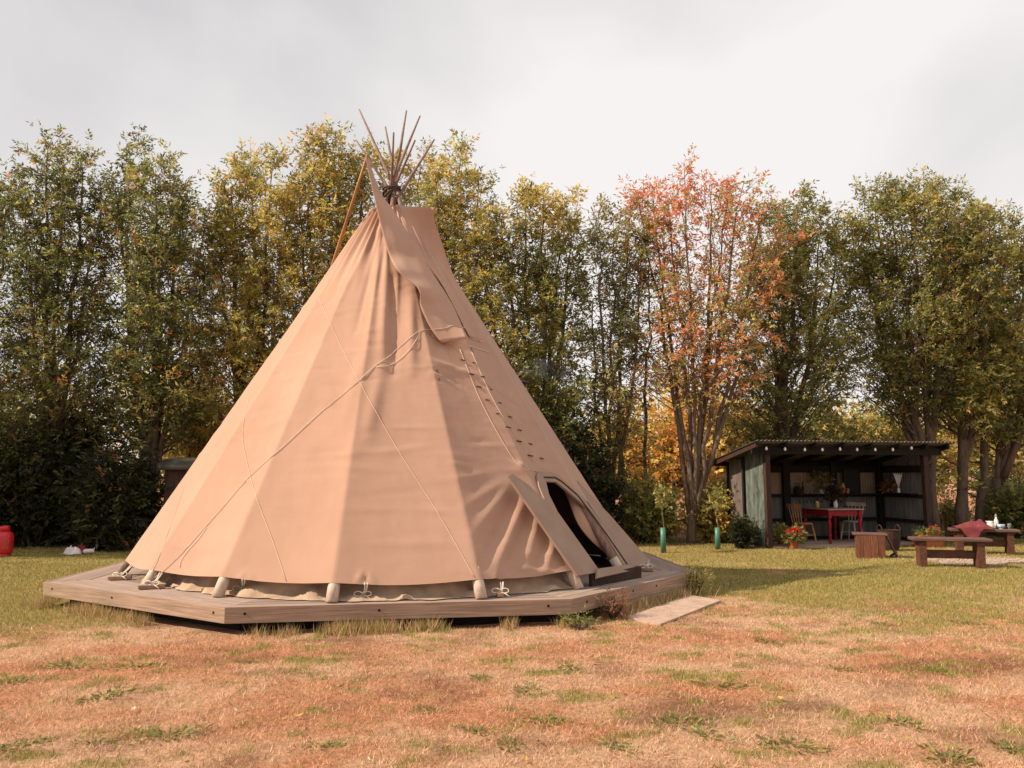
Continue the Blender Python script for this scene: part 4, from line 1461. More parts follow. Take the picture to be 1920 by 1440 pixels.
# string of bulbs
sl_ = thing('string_lights', shed_pt(0, -0.32, 2.1), 'string of unlit white bulbs hung under the front edge of the shed roof', 'string lights', rz=SRZ)
bx = []
for u, v in ((1437, 841), (1472, 842), (1509, 843), (1542, 843), (1575, 842), (1607, 843), (1641, 843), (1674, 843), (1709, 840)):
    d = np.array(SM.to_3x3().inverted() @ Vector(ray(u, v)))
    o = np.array(SM.inverted() @ Vector((0, 0, CAMH)))
    p = o + d * ((-0.32 - o[1]) / d[1])
    bx.append((p[0], 0.0, p[2] - 2.1))
cab = [(bx[0][0] - .3, 0, bx[0][2] + .12)]
for i, p in enumerate(bx):
    cab.append((p[0], 0, p[2] + .075))
    if i < 8: cab.append(((p[0] + bx[i + 1][0]) / 2, 0, p[2] + .055))
cab.append((bx[-1][0] + .3, 0, bx[-1][2] + .12))
MB().tube(cab, 0.006, 5).build('cable', 'black_wood', sl_)
me_b = MB().lathe((0, 0, 0), ((.004, -.038), (.020, -.030), (.028, -.010), (.024, .012), (.014, .034), (.013, .04)), 10).mesh('bulb')
me_s = MB().lathe((0, 0, 0), ((.015, .036), (.016, .075), (.008, .08)), 8).mesh('socket')
for p in bx:
    o = link('bulb', me_b, M['bulb'], sl_); o.location = p
    q = link('socket', me_s, M['black_wood'], o)

# ---- table, chairs
tb = thing('dining_table', shed_pt(1.66, 0.24, 0.023), 'red farmhouse table with turned legs and worn top inside the shed', 'table', rz=SRZ)
MB().box((0.43, 0.50, .755), (0.92, 1.06, .03), bev=.006).build('table_top', 'table_top', tb)
for c, s in (((.43, .045, .675), (.70, .022, .12)), ((.43, .955, .675), (.70, .022, .12)), ((.045, .50, .675), (.022, .84, .12)), ((.815, .50, .675), (.022, .84, .12))):
    MB().box(c, s).build('apron', 'red_paint', tb)
lp = ((.020, 0), (.030, .02), (.032, .10), (.022, .13), (.036, .17), (.026, .22), (.030, .30), (.040, .45), (.030, .53), (.042, .56), (.042, .575))
for x in (.045, .815):
    for y in (.045, .955):
        g = MB().lathe((x, y, 0), lp, 10)
        g.box((x, y, .655), (.085, .085, .165))
        g.build('leg', 'red_paint', tb)


def chair(label, x, y, rz, mat, group):
    t = thing('spindle_chair', shed_pt(x, y, 0.023), label, 'chair', group, rz=SRZ + rz)
    MB().lathe((0, 0, .42), ((.17, 0), (.205, .012), (.21, .03), (.18, .036)), 14).build('seat', mat, t)
    for sx in (-1, 1):
        for sy in (-1, 1):
            MB().tube([(sx * .13, sy * .13, .425), (sx * .16, sy * .16, .2), (sx * .185, sy * .185, 0)], [.017, .021, .014], 7).build('leg', mat, t)
        MB().tube([(sx * .158, -.158, .19), (sx * .158, .158, .19)], .011, 6).build('stretcher', mat, t)
    MB().tube([(-.155, 0, .205), (.155, 0, .205)], .011, 6).build('stretcher', mat, t)
    for i in range(5):
        a = (i - 2) * .075
        MB().tube([(a, .165, .445), (a * 1.15, .20, .65), (a * 1.25, .235, .81)], .010, 6).build('spindle', mat, t)
    a = np.linspace(-1, 1, 11)
    G = [[(s * .235, .225 + .03 * (1 - s * s), z) for s in a] for z in (.79, .875)]
    G2 = [[(s * .235, .247 + .03 * (1 - s * s), z) for s in a] for z in (.875, .79)]
    MB().grid(np.array(G + G2 + G[:1])).build('top_rail', mat, t)


chair('honey-coloured wooden spindle chair at the left of the red table', 1.22, 0.55, PI / 2 + .1, 'honey_wood', 'chairs in the shed')
chair('pale wooden spindle chair at the right behind the red table', 2.78, 1.0, -PI / 2 + .45, 'pale_wood', 'chairs in the shed')


def lathe_thing(name, label, cat, loc, prof, mat, n_=14, part='body'):
    t = thing(name, loc, label, cat)
    MB().lathe((0, 0, 0), prof, n_).build(part, mat, t, smooth=True)
    return t


def spray_on(parent, c, n_, r, h, pal, seed, size, mat_z=.5, nl=5):
    rg = np.random.default_rng(seed)
    off = unit(rg.normal(0, 1, (n_, 3))) * (rg.random(n_) ** .45)[:, None] * np.array([r, r, h])
    P = np.array(c) + off
    tn = tints(P * 6, pal, None, rg, seed)
    V, Cc = leaf_cloud(P, unit(off + np.array([0, 0, .2 * h])), unit(rg.normal(0, .6, P.shape) + np.array([0, -.3, .8])), size * rg.uniform(.7, 1.2, n_), tn, nl, .10, .05, rg)
    return V, Cc


LEAFC['geranium'] = np.array((0.62, 0.012, 0.02)); LEAFC['wine'] = np.array((0.035, 0.008, 0.012)); LEAFC['straw'] = np.array(lin(205, 170, 120, .7)); LEAFC['cream'] = np.array(lin(225, 205, 170, .8))
vz = lathe_thing('vase', 'white vase of dark flowers on the red table', 'vase', shed_pt(2.06, 0.55, .793), ((.03, 0), (.05, .04), (.052, .10), (.035, .16), (.04, .19)), 'white_glaze')
V, Cc = spray_on(vz, (0, 0, .30), 150, .17, .14, [('wine', 4), ('dark', 2), ('brown', 1)], 61, .55)
quads_mesh('flowers', V, Cc, M['leaf'], vz)
mb = MB()
for i in range(7):
    a = i * .9
    mb.tube([(0.01 * math.cos(a), .01 * math.sin(a), .10), (.08 * math.cos(a), .08 * math.sin(a), .32)], .003, 4)
mb.build('flower_stems', 'bark_dark', vz)['kind'] = 'stuff'
jr = lathe_thing('storage_jar', 'small tan jar with pale lid left of the vase on the table', 'jar', shed_pt(1.78, 0.82, .793), ((.035, 0), (.045, .02), (.045, .10), (.03, .12)), 'yellow_glaze')
MB().lathe((0, 0, .12), ((.036, 0), (.036, .02), (.01, .035)), 10).build('lid', 'white_glaze', jr)
yj = lathe_thing('jar', 'yellow jar on the shed shelf left of the chalkboard', 'jar', shed_pt(2.83, 1.33, 1.10), ((.04, 0), (.05, .03), (.05, .17), (.03, .20), (.032, .23)), 'yellow_glaze')
MB().lathe((0, 0, .23), ((.034, 0), (.034, .025), (.006, .03)), 10).build('lid', 'honey_wood', yj)
oj = lathe_thing('jar', 'brown jar right of the yellow jar on the shed shelf', 'jar', shed_pt(2.93, 1.30, 1.10), ((.03, 0), (.042, .02), (.042, .11), (.026, .13)), 'honey_wood')
MB().lathe((0, 0, .13), ((.03, 0), (.03, .02), (.006, .025)), 10).build('lid', 'black_wood', oj)
kt = lathe_thing('kettle', 'black kettle at the left end of the shed shelf', 'kettle', shed_pt(1.60, 1.33, 1.10), ((.07, 0), (.095, .03), (.09, .12), (.05, .17), (.015, .18), (.015, .20)), 'black_wood')
MB().tube([(-.07, 0, .13), (-.06, 0, .24), (.06, 0, .24), (.07, 0, .13)], .008, 6).build('handle', 'black_wood', kt)
MB().tube([(.08, 0, .08), (.13, 0, .13), (.15, 0, .16)], [.02, .014, .010], 7).build('spout', 'black_wood', kt)
bo = lathe_thing('bottle', 'brown bottle beside the black kettle on the shelf', 'bottle', shed_pt(1.76, 1.34, 1.10), ((.03, 0), (.032, .01), (.032, .15), (.012, .20), (.012, .26)), 'brown_wood')
MB().lathe((0, 0, .26), ((.014, 0), (.014, .02)), 8).build('cap', 'black_wood', bo)
dp = lathe_thing('pot_plant', 'leafy pot plant with reddish leaves on the middle of the shelf', 'plant', shed_pt(2.25, 1.33, 1.10), ((.04, 0), (.06, .09), (.062, .10)), 'white_glaze', part='pot')
V, Cc = spray_on(dp, (0, 0, .30), 110, .17, .16, [('dark', 3), ('green', 2), ('brown', 1), ('red', .8)], 63, .6)
quads_mesh('foliage', V, Cc, M['leaf'], dp)
MB().tube([(0, 0, .09), (.02, 0, .25), (0, 0, .36)], .006, 5).build('stem', 'bark_dark', dp)
dv = lathe_thing('vase', 'slim vase of cream pampas plumes on the right wall shelf', 'vase', shed_pt(3.80, 0.62, 1.125), ((.025, 0), (.038, .03), (.03, .09), (.018, .12)), 'white_glaze')
for i in range(5):
    a = (i - 2) * .2
    MB().tube([(0, 0, .10), (math.sin(a) * .12, 0.02 * i - .04, .24), (math.sin(a) * .24, .02 * i - .04, .40), (math.sin(a) * .30, .02 * i - .04, .47)], [.003, .016, .024, .004], 6).build('plume', 'white_cloth', dv, smooth=True)
rp_ = lathe_thing('flower_pot', 'small pot of dull red flowers on the right wall shelf', 'plant', shed_pt(3.82, 1.02, 1.125), ((.03, 0), (.045, .07), (.047, .08)), 'terracotta', part='pot')
V, Cc = spray_on(rp_, (0, 0, .15), 70, .10, .08, [('dark', 2), ('red', 1), ('brown', 1)], 64, .5)
quads_mesh('foliage', V, Cc, M['leaf'], rp_)


def pot_plant(label, p, r, h, pal, seed, n_, sz, fl=None):
    t = thing('potted_plant', (p[0], p[1], p[2]), label, 'plant')
    po = MB().lathe((0, 0, 0), ((r * .62, 0), (r * .92, h * .78), (r * 1.06, h * .78), (r * 1.08, h), (r * .92, h), (r * .85, h * .9)), 18).build('pot', 'terracotta', t)
    V, Cc = spray_on(t, (0, 0, h + r * .55), n_, r * 1.45, r * .85, pal, seed, sz)
    V[..., 2] = np.maximum(V[..., 2], h * .5)
    quads_mesh('foliage', V, Cc, M['leaf'], t)
    MB().lathe((0, 0, h * .5), ((.006, 0), (.005, r * .9)), 6).build('stem', 'bark_dark', t)
    if fl:
        rg = np.random.default_rng(seed + 1)
        for i in range(fl):
            a, q = rg.uniform(0, 6.28), rg.uniform(.2, 1.0)
            c = np.array([math.cos(a) * q * r * 1.3, math.sin(a) * q * r * 1.3 - r * .3, h + r * (1.35 - .35 * q)])
            V, Cc = spray_on(t, c, 26, r * .34, r * .26, [('geranium', 1)], seed + 9 + i, .32)
            quads_mesh('flower_head', V, Cc, M['leaf'], t)


g0 = onz(1488, 1027); g0[2] = -.015
pot_plant('bright red geranium in a terracotta pot before the shed', g0, .125, .20, [('green', 2), ('dark', 1)], 71, 150, .7, 11)
g1 = onz(1466, 1022); g1[2] = -.015
pot_plant('yellow-green pot plant left of the red geranium', g1, .11, .17, [('olive', 2), ('pale', 1.4), ('yellow', 1)], 75, 170, .7)
q = shed_pt(-0.42, 0.28, 0)
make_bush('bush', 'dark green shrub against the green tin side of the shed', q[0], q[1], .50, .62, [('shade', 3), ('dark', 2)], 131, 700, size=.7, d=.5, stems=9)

# ------------------------------------------------------------------ crate, basket, boards
cp_ = onz(1632, 1046)
CR = thing('wooden_crate', (cp_[0] + .10, cp_[1] + .22, -.015), 'reddish boarded wooden box with a flat lid before the shed', 'box', rz=math.radians(-20))
CW, CD, CHh = .50, .42, .42
for i in range(4):
    MB().box((-CW / 2 + CW / 8 + i * CW / 4, -CD / 2, CHh / 2), (CW / 4 - .005, .022, CHh), bev=.003).build('plank', 'crate', CR)
    MB().box((-CW / 2 + CW / 8 + i * CW / 4, CD / 2, CHh / 2), (CW / 4 - .005, .022, CHh), bev=.003).build('plank', 'crate', CR)
for sx in (-1, 1):
    for i in range(3):
        MB().box((sx * (CW / 2 - .012), -CD / 2 + .085 + i * .125, CHh / 2), (.022, .120, CHh), bev=.003).build('plank', 'crate', CR)
for i in range(3):
    MB().box((0.0, -CD / 2 - .01 + .075 + i * .150, CHh + .022), (CW + .10, .145, .035), bev=.006).build('lid_plank', 'bench_top', CR)

bk_p = onz(1668, 1030)
bk = thing('basket', (bk_p[0], bk_p[1], -.015), 'dark wicker basket with arched handles behind the wooden box', 'basket', rz=.1)
MB().lathe((0, 0, 0), ((.17, 0), (.20, .10), (.22, .24), (.225, .40), (.235, .42), (.21, .42), (.19, .30)), 18).build('body', 'wicker', bk)
for sx in (-1, 1):
    a = np.linspace(0, PI, 9)
    MB().tube(np.stack([sx * .2 + 0 * a, .10 * np.cos(a), .40 + .12 * np.sin(a)], -1), .011, 6).build('handle', 'wicker', bk)
lb = onz(1683, 1044)
t = thing('leaning_board', (lb[0], lb[1], -.015), 'dark plank propped at a slant against the basket', 'board')
MB().beam((0, 0, .0), (-.17, .12, .47), .10, .03).build('plank', 'bench', t)
MB().beam((-.06, .155, .01), (-.005, .03, .10), .04, .03).build('strut', 'bench', t)

# ------------------------------------------------------------------ benches
def bench(label, ul, ur, vl, vr, height, depth, group):
    A, B = onz(ul, vl), onz(ur, vr)
    c = (A + B) / 2
    L = np.linalg.norm((B - A)[:2])
    rz = math.atan2(B[1] - A[1], B[0] - A[0])
    back = np.array([-math.sin(rz), math.cos(rz)]) * depth / 2
    t = thing('garden_bench', (c[0] + back[0], c[1] + back[1], -.015), label, 'bench', group, rz=rz)
    for q_ in range(2):
        MB().box((0, (q_ - .5) * (depth / 2 + .03), height + .01), (L + .22, depth / 2 + .022, .055), bev=.010).build('seat_plank', 'bench_top', t)
    for sx in (-1, 1):
        MB().box((sx * (L / 2 - .055), 0, (height - .018) / 2), (.115, depth - .05, height - .02), bev=.008).build('leg', 'bench', t)
    MB().box((0, 0, height * .46), (L - .225, .045, .14), bev=.006).build('stretcher', 'bench', t)
    return t, rz


b1, rz1 = bench('near brown timber bench with slab legs, nothing on it', 1727, 1850, 1061, 1064, .45, .32, 'timber benches by the fire pit')
b2_, rz2 = bench('far brown timber bench with a maroon blanket and crockery', 1797, 1904, 1036, 1039, .45, .32, 'timber benches by the fire pit')
bl = b2_.location
BT = .45 + .0375 - .015 + .003


def bp2(u, dy=0.0):
    """a spot on the far bench seat under photo column u"""
    d = ray(u, 996)
    s = (bl.y + dy) / d[1]
    return (d[0] * s, bl.y + dy, BT)


# maroon blanket heaped over the bench
rgb = np.random.default_rng(4)
cx_ = bp2(1824)[0] - bl.x
bkt = thing('blanket', (bl.x + cx_, bl.y, 0), 'crumpled maroon blanket heaped on the left of the far bench', 'blanket', rz=rz2)
xs, js = np.linspace(-.33, .31, 44), np.linspace(0, 1, 30)
XB, JB = np.meshgrid(xs, js)
yb = -.20 + .38 * np.clip((JB - .28) / .72, 0, 1)
top = .478 + .012
hump = np.exp(-((XB - .10) / .16) ** 2) * .15 + np.exp(-((XB + .14) / .12) ** 2) * .07 + .012
across = np.sin(PI * np.clip((JB - .26) / .74, 0, 1)) ** .6
fold = (fbm(XB * 9 + JB * 4, JB * 5 - XB * 3, 33, 4) - .5)
zb = top + hump * across * (.75 + 1.1 * fold) + .006
hang = sstep(.28, .0, JB)
wid = sstep(.20, .06, np.abs(XB + .04 + .05 * np.sin(JB * 9)))
zb = zb - hang * (.02 + .19 * wid)
yb = yb - hang * (.012 + .03 * fold) - .004
zb = np.where(hang > .02, np.minimum(zb, top + .01), zb)
G = np.dstack([XB + .05 * fold * (1 - hang), yb, zb])
o = MB().grid(G).build('cloth', 'blanket', bkt, smooth=True)
so = o.modifiers.new('thickness', 'SOLIDIFY'); so.thickness = .010; so.offset = 1

j = lathe_thing('jug', 'pale green-white jug on the far bench beside the blanket', 'jug', bp2(1858, -.04), ((.05, 0), (.07, .03), (.072, .08), (.05, .13), (.055, .15)), 'white_glaze')
MB().tube([(.06, 0, .12), (.11, 0, .11), (.11, 0, .05), (.065, 0, .03)], .009, 6).build('handle', 'white_glaze', j)
MB().tube([(-.055, 0, .12), (-.09, 0, .15)], [.018, .009], 6).build('spout', 'white_glaze', j)
j = lathe_thing('bottle', 'tall white bottle with a grey top on the far bench', 'bottle', bp2(1869, .06), ((.04, 0), (.042, .02), (.04, .15), (.018, .20), (.018, .23)), 'white_glaze')
MB().lathe((0, 0, .23), ((.022, 0), (.022, .02), (.006, .06)), 8).build('stopper', 'steel', j)
j = lathe_thing('bowl', 'blue and white bowl between the bottle and the glass', 'bowl', bp2(1877, -.06), ((.04, 0), (.07, .04), (.08, .085), (.074, .085), (.06, .04)), 'blue_glaze')
MB().lathe((0, 0, -.002), ((.045, 0), (.042, .012)), 12).build('foot_ring', 'white_glaze', j)
mg, n, l, b = newmat('clear_glass')
b.inputs['Transmission Weight'].default_value = 0.9
b.inputs['Roughness'].default_value = 0.05
b.inputs['Base Color'].default_value = (.9, .9, .88, 1)
j = lathe_thing('drinking_glass', 'clear drinking glass near the right end of the far bench', 'glass', bp2(1893, -.02), ((.03, 0), (.038, .10), (.034, .10), (.027, .012)), mg)

# flower trough behind the near bench
tp = onz(1742, 1024); 
tr = thing('flower_trough', (tp[0], tp[1], -.015), 'low trough of greenery with one red flower behind the near bench', 'planter', rz=.2)
MB().box((0, 0, .13), (.58, .20, .26), bev=.01).build('trough', 'terracotta', tr)
MB().box((0, 0, .263), (.52, .15, .02)).build('soil', 'soil', tr)
V, Cc = spray_on(tr, (0, 0, .31), 190, .26, .07, [('dark', 2), ('green', 2), ('olive', 1)], 81, .6)
V[..., 1] *= .5
quads_mesh('foliage', V, Cc, M['leaf'], tr)
V, Cc = spray_on(tr, (.10, -.05, .37), 30, .045, .045, [('geranium', 1)], 83, .35)
quads_mesh('flower_head', V, Cc, M['leaf'], tr)

# fire pit gravel
gp = onz(1830, 1050)
a = np.linspace(0, 2 * PI, 40, endpoint=False)
rr = 1 + .16 * np.sin(a * 3 + 1) + .08 * np.sin(a * 7)
poly = [(gp[0] + 1.0 * rr[i] * math.cos(a[i]), gp[1] + .55 * rr[i] * math.sin(a[i]), .006) for i in range(40)]
gv = MB().slab(poly, (0, 0, 1), .03).build('gravel_patch', 'gravel')
tag(gv, 'pale ash and gravel patch of the fire pit between the benches', 'gravel', kind='structure')
mb = MB()
for i in range(170):
    r_, a_ = math.sqrt(rgb.random()), rgb.uniform(0, 6.28)
    s = rgb.uniform(.012, .04)
    mb.box((gp[0] + r_ * math.cos(a_), gp[1] + .55 * r_ * math.sin(a_), .006 + s * .25), (s, s * rgb.uniform(.6, 1), s * .6), rgb.uniform(0, 3), bev=s * .2)
o = mb.build('pebbles', 'gravel')
tag(o, 'loose pebbles scattered over the fire pit ash', 'pebbles', kind='stuff')

# ------------------------------------------------------------------ tree guards, gas bottle, cloths, hut
def guard(label, u, v, vt, dep_stem, seed):
    p = onz(u, v)
    rg = np.random.default_rng(seed)
    t = thing('sapling_guard', (p[0], p[1], -.015), label, 'tree guard', 'green sapling guards')
    h = aty(u, vt, p[1])[2]
    a = np.linspace(0, 2 * PI, 14)
    G = [[(.055 * math.cos(x), .055 * math.sin(x), z) for x in a] for z in (0, h * .5, h)]
    o = MB().grid(np.array(G)).build('tube', 'guard', t, smooth=True)
    so = o.modifiers.new('thickness', 'SOLIDIFY'); so.thickness = .004
    MB().tube([(0, 0, 0), (.02, 0, h), (-.02, 0, h + .5), (.01, 0, h + .85)], [.013, .011, .008, .004], 6).build('stem', 'bark', t)
    P = np.array([0, 0, h + .6]) + unit(rg.normal(0, 1, (110, 3))) * (rg.random(110) ** .5)[:, None] * np.array([.17, .17, .26])
    V, Cc = leaf_cloud(P, unit(rg.normal(0, 1, P.shape)), unit(rg.normal(0, .5, P.shape) + np.array([0, 0, 1.])), rg.uniform(.4, .75, 110), tints(P * 3, [('olive', 2), ('pale', 2), ('green', 1)], None, rg, seed), 5, .10, .05, rg)
    quads_mesh('foliage', V, Cc, M['leaf'], t)


guard('green plastic sapling guard in the open nearest the teepee', 1244, 1035, 988, 0, 91)
guard('green plastic sapling guard in shade left of the shed', 1346, 1028, 988, 0, 92)

gb_ = onz(6, 1041)
gas = thing('gas_bottle', (gb_[0], gb_[1], -.015), 'red gas bottle standing in the shade at the left edge', 'gas bottle')
MB().lathe((0, 0, 0), ((.13, 0), (.135, .03), (.12, .035), (.15, .055), (.16, .09), (.16, .38), (.145, .43), (.10, .465), (.07, .475)), 24).build('body', 'gas_red', gas, smooth=True)
MB().lathe((0, 0, .472), ((.085, 0), (.085, .10), (.075, .105), (.07, .03)), 16).build('collar', 'gas_red', gas, smooth=True)
a0 = math.atan2(-gb_[1], -gb_[0]) + .18


def on_bottle(da, z):
    return (.1625 * math.cos(a0 + da), .1625 * math.sin(a0 + da), z)


em = MB()
dm = [(0, .345), (.30, .285), (0, .225), (-.30, .285), (0, .345)]
em.tube(smooth_path([on_bottle(x, z) for x, z in dm], 2), .004, 4)
em.tube([on_bottle(-.10, .265), on_bottle(0, .315), on_bottle(.10, .265)], .005, 4)
em.build('emblem', 'gas_mark', gas)['kind'] = 'stuff'
em = MB()
for r_, z in enumerate((.20, .175, .15)):
    for q_ in range(7):
        a = -.30 + q_ * .088
        em.tube([on_bottle(a, z), on_bottle(a + .05, z + .001)], .006, 4)
em.build('worn_print', 'gas_mark', gas)['kind'] = 'stuff'


def heap(name, label, u, v, w, d, h, mat, seed, cat):
    p = onz(u, v)
    t = thing(name, (p[0], p[1], -.012), label, cat)
    n_ = 22
    X_, Y_ = np.meshgrid(np.linspace(-1, 1, n_), np.linspace(-1, 1, n_))
    r = np.sqrt(X_ ** 2 + Y_ ** 2)
    prof_ = np.clip(1 - r ** 2, 0, 1) ** .6
    z = h * prof_ * (.15 + 1.5 * fbm(X_ * 3.4 + seed, Y_ * 3.4, seed, 4) ** 1.5) + .006
    wob = 1 + .3 * (fbm(np.arctan2(Y_, X_) * 1.3 + seed, r * 0, seed + 3, 2) - .5)
    sc = np.minimum(1, 1 / np.maximum(r, 1e-3))
    MB().grid(np.dstack([X_ * sc * wob * w / 2, Y_ * sc * wob * d / 2, z])).build('cloth', mat, t, smooth=True)


heap('cloth_heap', 'crumpled white cloth on the grass left of the deck', 135, 1038, .36, .28, .16, 'white_cloth', 5, 'cloth')
heap('cloth_heap', 'small maroon cloth between the white cloth and the white bag', 152, 1037, .16, .22, .17, 'maroon_cloth', 8, 'cloth')
bg = onz(166, 1038)
t = thing('white_bag', (bg[0], bg[1], -.01), 'small white bag lying on the grass beside the maroon cloth', 'bag')
MB().box((0, 0, .055), (.20, .14, .09), .5, bev=.03).build('bag', 'white_cloth', t, smooth=True)
MB().tube([(.06, .05, .06), (.10, .02, .12), (.10, -.04, .05)], .008, 5).build('strap', 'white_cloth', t)

hp = aty(303, 1000, 16.9)
hut = thing('wagon_hut', (hp[0] + 1.3, hp[1] + .9, 0), 'dark timber hut with a curved tin roof behind the left slope of the teepee', 'hut')
HZ = aty(330, 880, 16.9)[2]
for i in range(13):
    MB().box((-1.2 + i * .2, -.85, (HZ + .3) / 2), (.192, .03, HZ - .3), bev=.003).build('board', 'hut', hut)
MB().box((-1.3, 0, (HZ + .3) / 2), (.03, 1.7, HZ - .3)).build('end_wall', 'hut', hut)
a = np.linspace(0, PI, 15)
G = [[(x, -1.0 * math.cos(t_), HZ - .02 + .26 * math.sin(t_) ** .8) for t_ in a] for x in (-1.42, 0, 1.4)]
o = MB().grid(np.array(G)).build('roof', 'hut_roof', hut, smooth=True)
so = o.modifiers.new('thickness', 'SOLIDIFY'); so.thickness = .03
for sx in (-1, 1):
    MB().tube([(sx * .9, -.80, .28), (sx * .9, -.72, .28)], .28, 16).build('wheel', 'black_wood', hut)
    MB().tube([(sx * .9, .80, .28), (sx * .9, .72, .28)], .28, 16).build('wheel', 'black_wood', hut)
MB().box((0, 0, .27), (2.5, 1.5, .08)).build('chassis', 'black_wood', hut)

# ------------------------------------------------------------------ weeds and fallen leaves on the lawn
def weed_mesh(seed):
    rg = np.random.default_rng(seed)
    n_ = 110
    a = rg.uniform(0, 6.28, n_)
    r0 = rg.uniform(0, .075, n_)
    L = rg.uniform(.02, .048, n_)
    el = rg.uniform(.15, .9, n_)
    P = np.stack([r0 * np.cos(a) * 1.6, r0 * np.sin(a), np.full(n_, .0)], 1)
    d = np.stack([np.cos(a) * np.cos(el), np.sin(a) * np.cos(el), np.sin(el)], 1)
    s = unit(np.cross(d, rg.normal(0, .4, (n_, 3)) + np.array([0, 0, 1.])))
    w = rg.uniform(.006, .013, n_)[:, None]
    V = np.stack([P, P + d * L[:, None] * .5 + s * w / 2, P + d * L[:, None] + np.array([0, 0, -.008]), P + d * L[:, None] * .5 - s * w / 2], 1)
    c = np.where((rg.random(n_) < .7)[:, None], LEAFC['green'], LEAFC['olive']) * rg.uniform(.7, 1.2, n_)[:, None]
    return V, c


WM = []
for i in range(5):
    V, c = weed_mesh(300 + i)
    o = quads_mesh('weed_tuft', V, c, M['leaf'])
    WM.append(o)
spots = [(60, 1388), (185, 1386), (262, 1366), (318, 1374), (128, 1246), (258, 1247), (465, 1238), (900, 1266), (985, 1290), (1075, 1250), (960, 1392), (890, 1364), (1025, 1345), (1275, 1343),
         (1330, 1370), (1345, 1282), (1750, 1250), (1575, 1250), (1820, 1165), (1650, 1165), (1480, 1390), (1780, 1418), (1900, 1400), (1600, 1215), (1440, 1200), (600, 1395), (200, 1300), (30, 1270), (800, 1330), (1150, 1395), (15, 1395), (1690, 1345)]
rgw = np.random.default_rng(44)
for i, (u, v) in enumerate(spots):
    o = WM[i] if i < 5 else WM[i % 5].copy()
    if i >= 5: COL.objects.link(o)
    p = onz(u, v)
    o.location = (p[0], p[1], float(ground_z(p[0], p[1])))
    o.rotation_euler = (0, 0, rgw.uniform(0, 6.28))
    k = rgw.uniform(.8, 1.7)
    o.scale = (k * rgw.uniform(1, 1.5), k, k)
    tag(o, 'small green weed tuft growing in the scorched lawn', 'weed', 'weed tufts in the lawn')

xs = np.linspace(-1, 1, 9)
G = np.array([[(x * .05, s * .016 * (1 - x * x), .004 + .010 * x * x + .004 * abs(s)) for x in xs] for s in (-1, 0, 1)])
m_leafs = [simple('fallen_leaf_' + nm, c, .7, .15, 20) for nm, c in (('yellow', lin(225, 180, 90, .62)), ('pale', lin(235, 215, 185, .6)), ('brown', lin(150, 95, 60, .6)))]
lm = [MB().grid(G).mesh('fallen_leaf') for _ in range(3)]
for q_ in range(3): lm[q_].materials.append(m_leafs[q_])
nmz = ('yellow', 'bleached pale', 'brown')
fl_ = [(505 + 960, 1310, 0), (985, 1425, 0), (1420, 1372, 0), (440, 1332, 1), (775, 1310, 1), (690, 1425, 1), (880, 1300, 1), (1345, 1170, 1), (640, 1290, 2), (1110, 1235, 2), (1180, 1220, 0), (350, 1430, 1), (905, 1382, 2), (1120, 1250, 2),
       (1700, 1380, 0), (1850, 1340, 1), (1250, 1420, 2), (560, 1345, 0), (250, 1330, 1), (1530, 1160, 0), (1750, 1120, 1), (1010, 1392, 2)]
for u, v, q_ in fl_:
    p = onz(u, v)
    o = link('fallen_leaf', lm[q_], None)
    o.location = (p[0], p[1], float(ground_z(p[0], p[1])) + .022)
    o.rotation_euler = (rgw.normal(0, .25), rgw.normal(0, .25), rgw.uniform(0, 6.28))
    k = rgw.uniform(.45, .85)
    o.scale = (k, k, k)
    tag(o, nmz[q_] + ' fallen leaf lying on the dry grass', 'leaf', nmz[q_] + ' fallen leaves on the lawn')

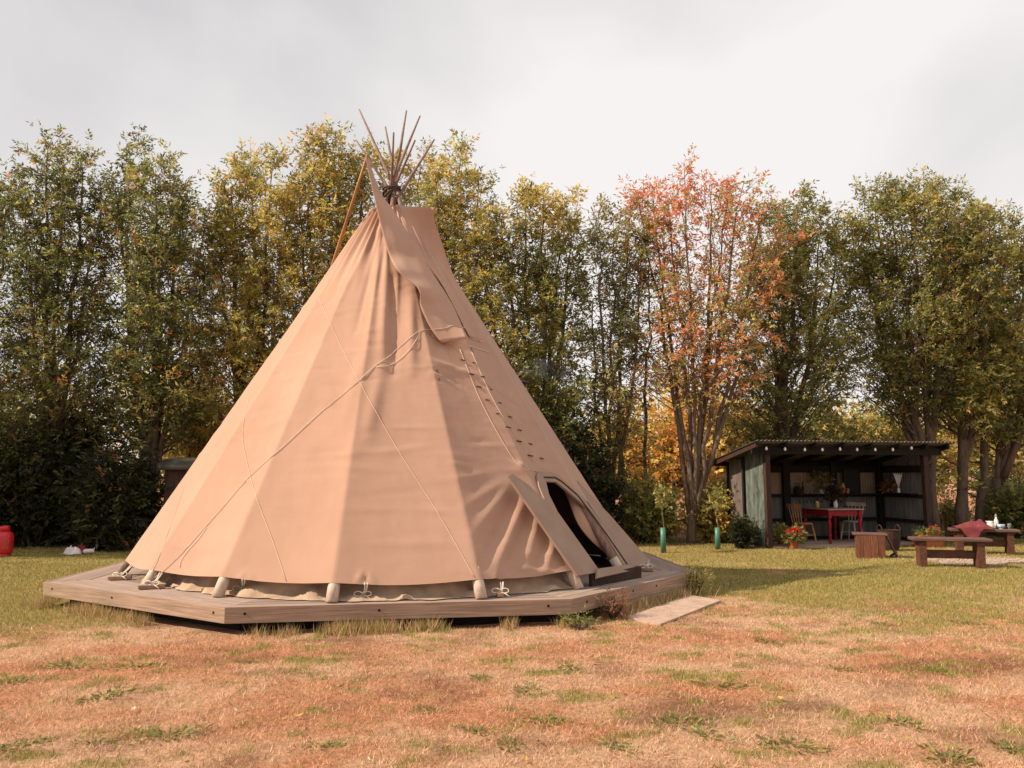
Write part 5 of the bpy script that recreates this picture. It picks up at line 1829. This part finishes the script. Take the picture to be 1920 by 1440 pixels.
LEAFC['drystalk'] = np.array(lin(170, 120, 85, .6))
p = onz(1150, 1158)
make_bush('dry_plant', 'brown dried-up plant at the left end of the deck step', p[0], p[1] + .02, .28, .25, [('drystalk', 3), ('straw', 2)], 141, 180, size=.5, d=.25, nl=5, ll=.14, lw=.018, cat='plant', stems=22)
p = onz(1300, 1112)
make_bush('dry_plant', 'yellowing wiry plant at the right corner of the deck', p[0], p[1] + .02, .36, .30, [('olive', 3), ('straw', 2), ('drystalk', 1)], 142, 300, size=.5, d=.3, nl=5, ll=.14, lw=.018, cat='plant', stems=22)
p = onz(1085, 1178)
make_bush('leafy_weed', 'green leafy weed under the front right corner of the deck', p[0], p[1], .34, .11, [('green', 3), ('olive', 2)], 143, 120, size=.5, d=.25, nl=5, ll=.11, lw=.03, cat='plant', stems=10)

# ------------------------------------------------------------------ thin smoke drifting from the stove pipe
sa, sb = aty(960, 700, 12.2), aty(1075, 690, 12.3)
G = []
aa = np.linspace(0, 2 * PI, 17)
for s in np.linspace(0, 1, 9):
    c = sa + (sb - sa) * s + np.array([0, 0, .05 * math.sin(5 * s)])
    r = (.05 + .20 * math.sin(PI * min(max(s, .02), .98)) ** .6)
    G.append([(c[0], c[1] + r * math.cos(q), c[2] + r * .7 * math.sin(q)) for q in aa])
sm = MB().grid(np.array(G))
ms = bpy.data.materials.new('thin_smoke')
ms.use_nodes = True
ms.node_tree.nodes.clear()
so_ = ms.node_tree.nodes.new('ShaderNodeOutputMaterial')
pv = ms.node_tree.nodes.new('ShaderNodeVolumePrincipled')
pv.inputs['Color'].default_value = (.80, .85, .92, 1)
tcv = ms.node_tree.nodes.new('ShaderNodeTexCoord')
nv = ms.node_tree.nodes.new('ShaderNodeTexNoise')
nv.inputs['Scale'].default_value = 5.0
nv.inputs['Detail'].default_value = 3
mv = ms.node_tree.nodes.new('ShaderNodeMapRange')
mv.inputs['From Min'].default_value, mv.inputs['From Max'].default_value = .42, .72
mv.inputs['To Max'].default_value = 0.8
ms.node_tree.links.new(tcv.outputs['Object'], nv.inputs['Vector'])
ms.node_tree.links.new(nv.outputs['Fac'], mv.inputs['Value'])
ms.node_tree.links.new(mv.outputs['Result'], pv.inputs['Density'])
ms.node_tree.links.new(pv.outputs['Volume'], so_.inputs['Volume'])
o = sm.build('smoke', ms)
tag(o, 'thin bluish smoke drifting right from the stove pipe', 'smoke', kind='stuff')
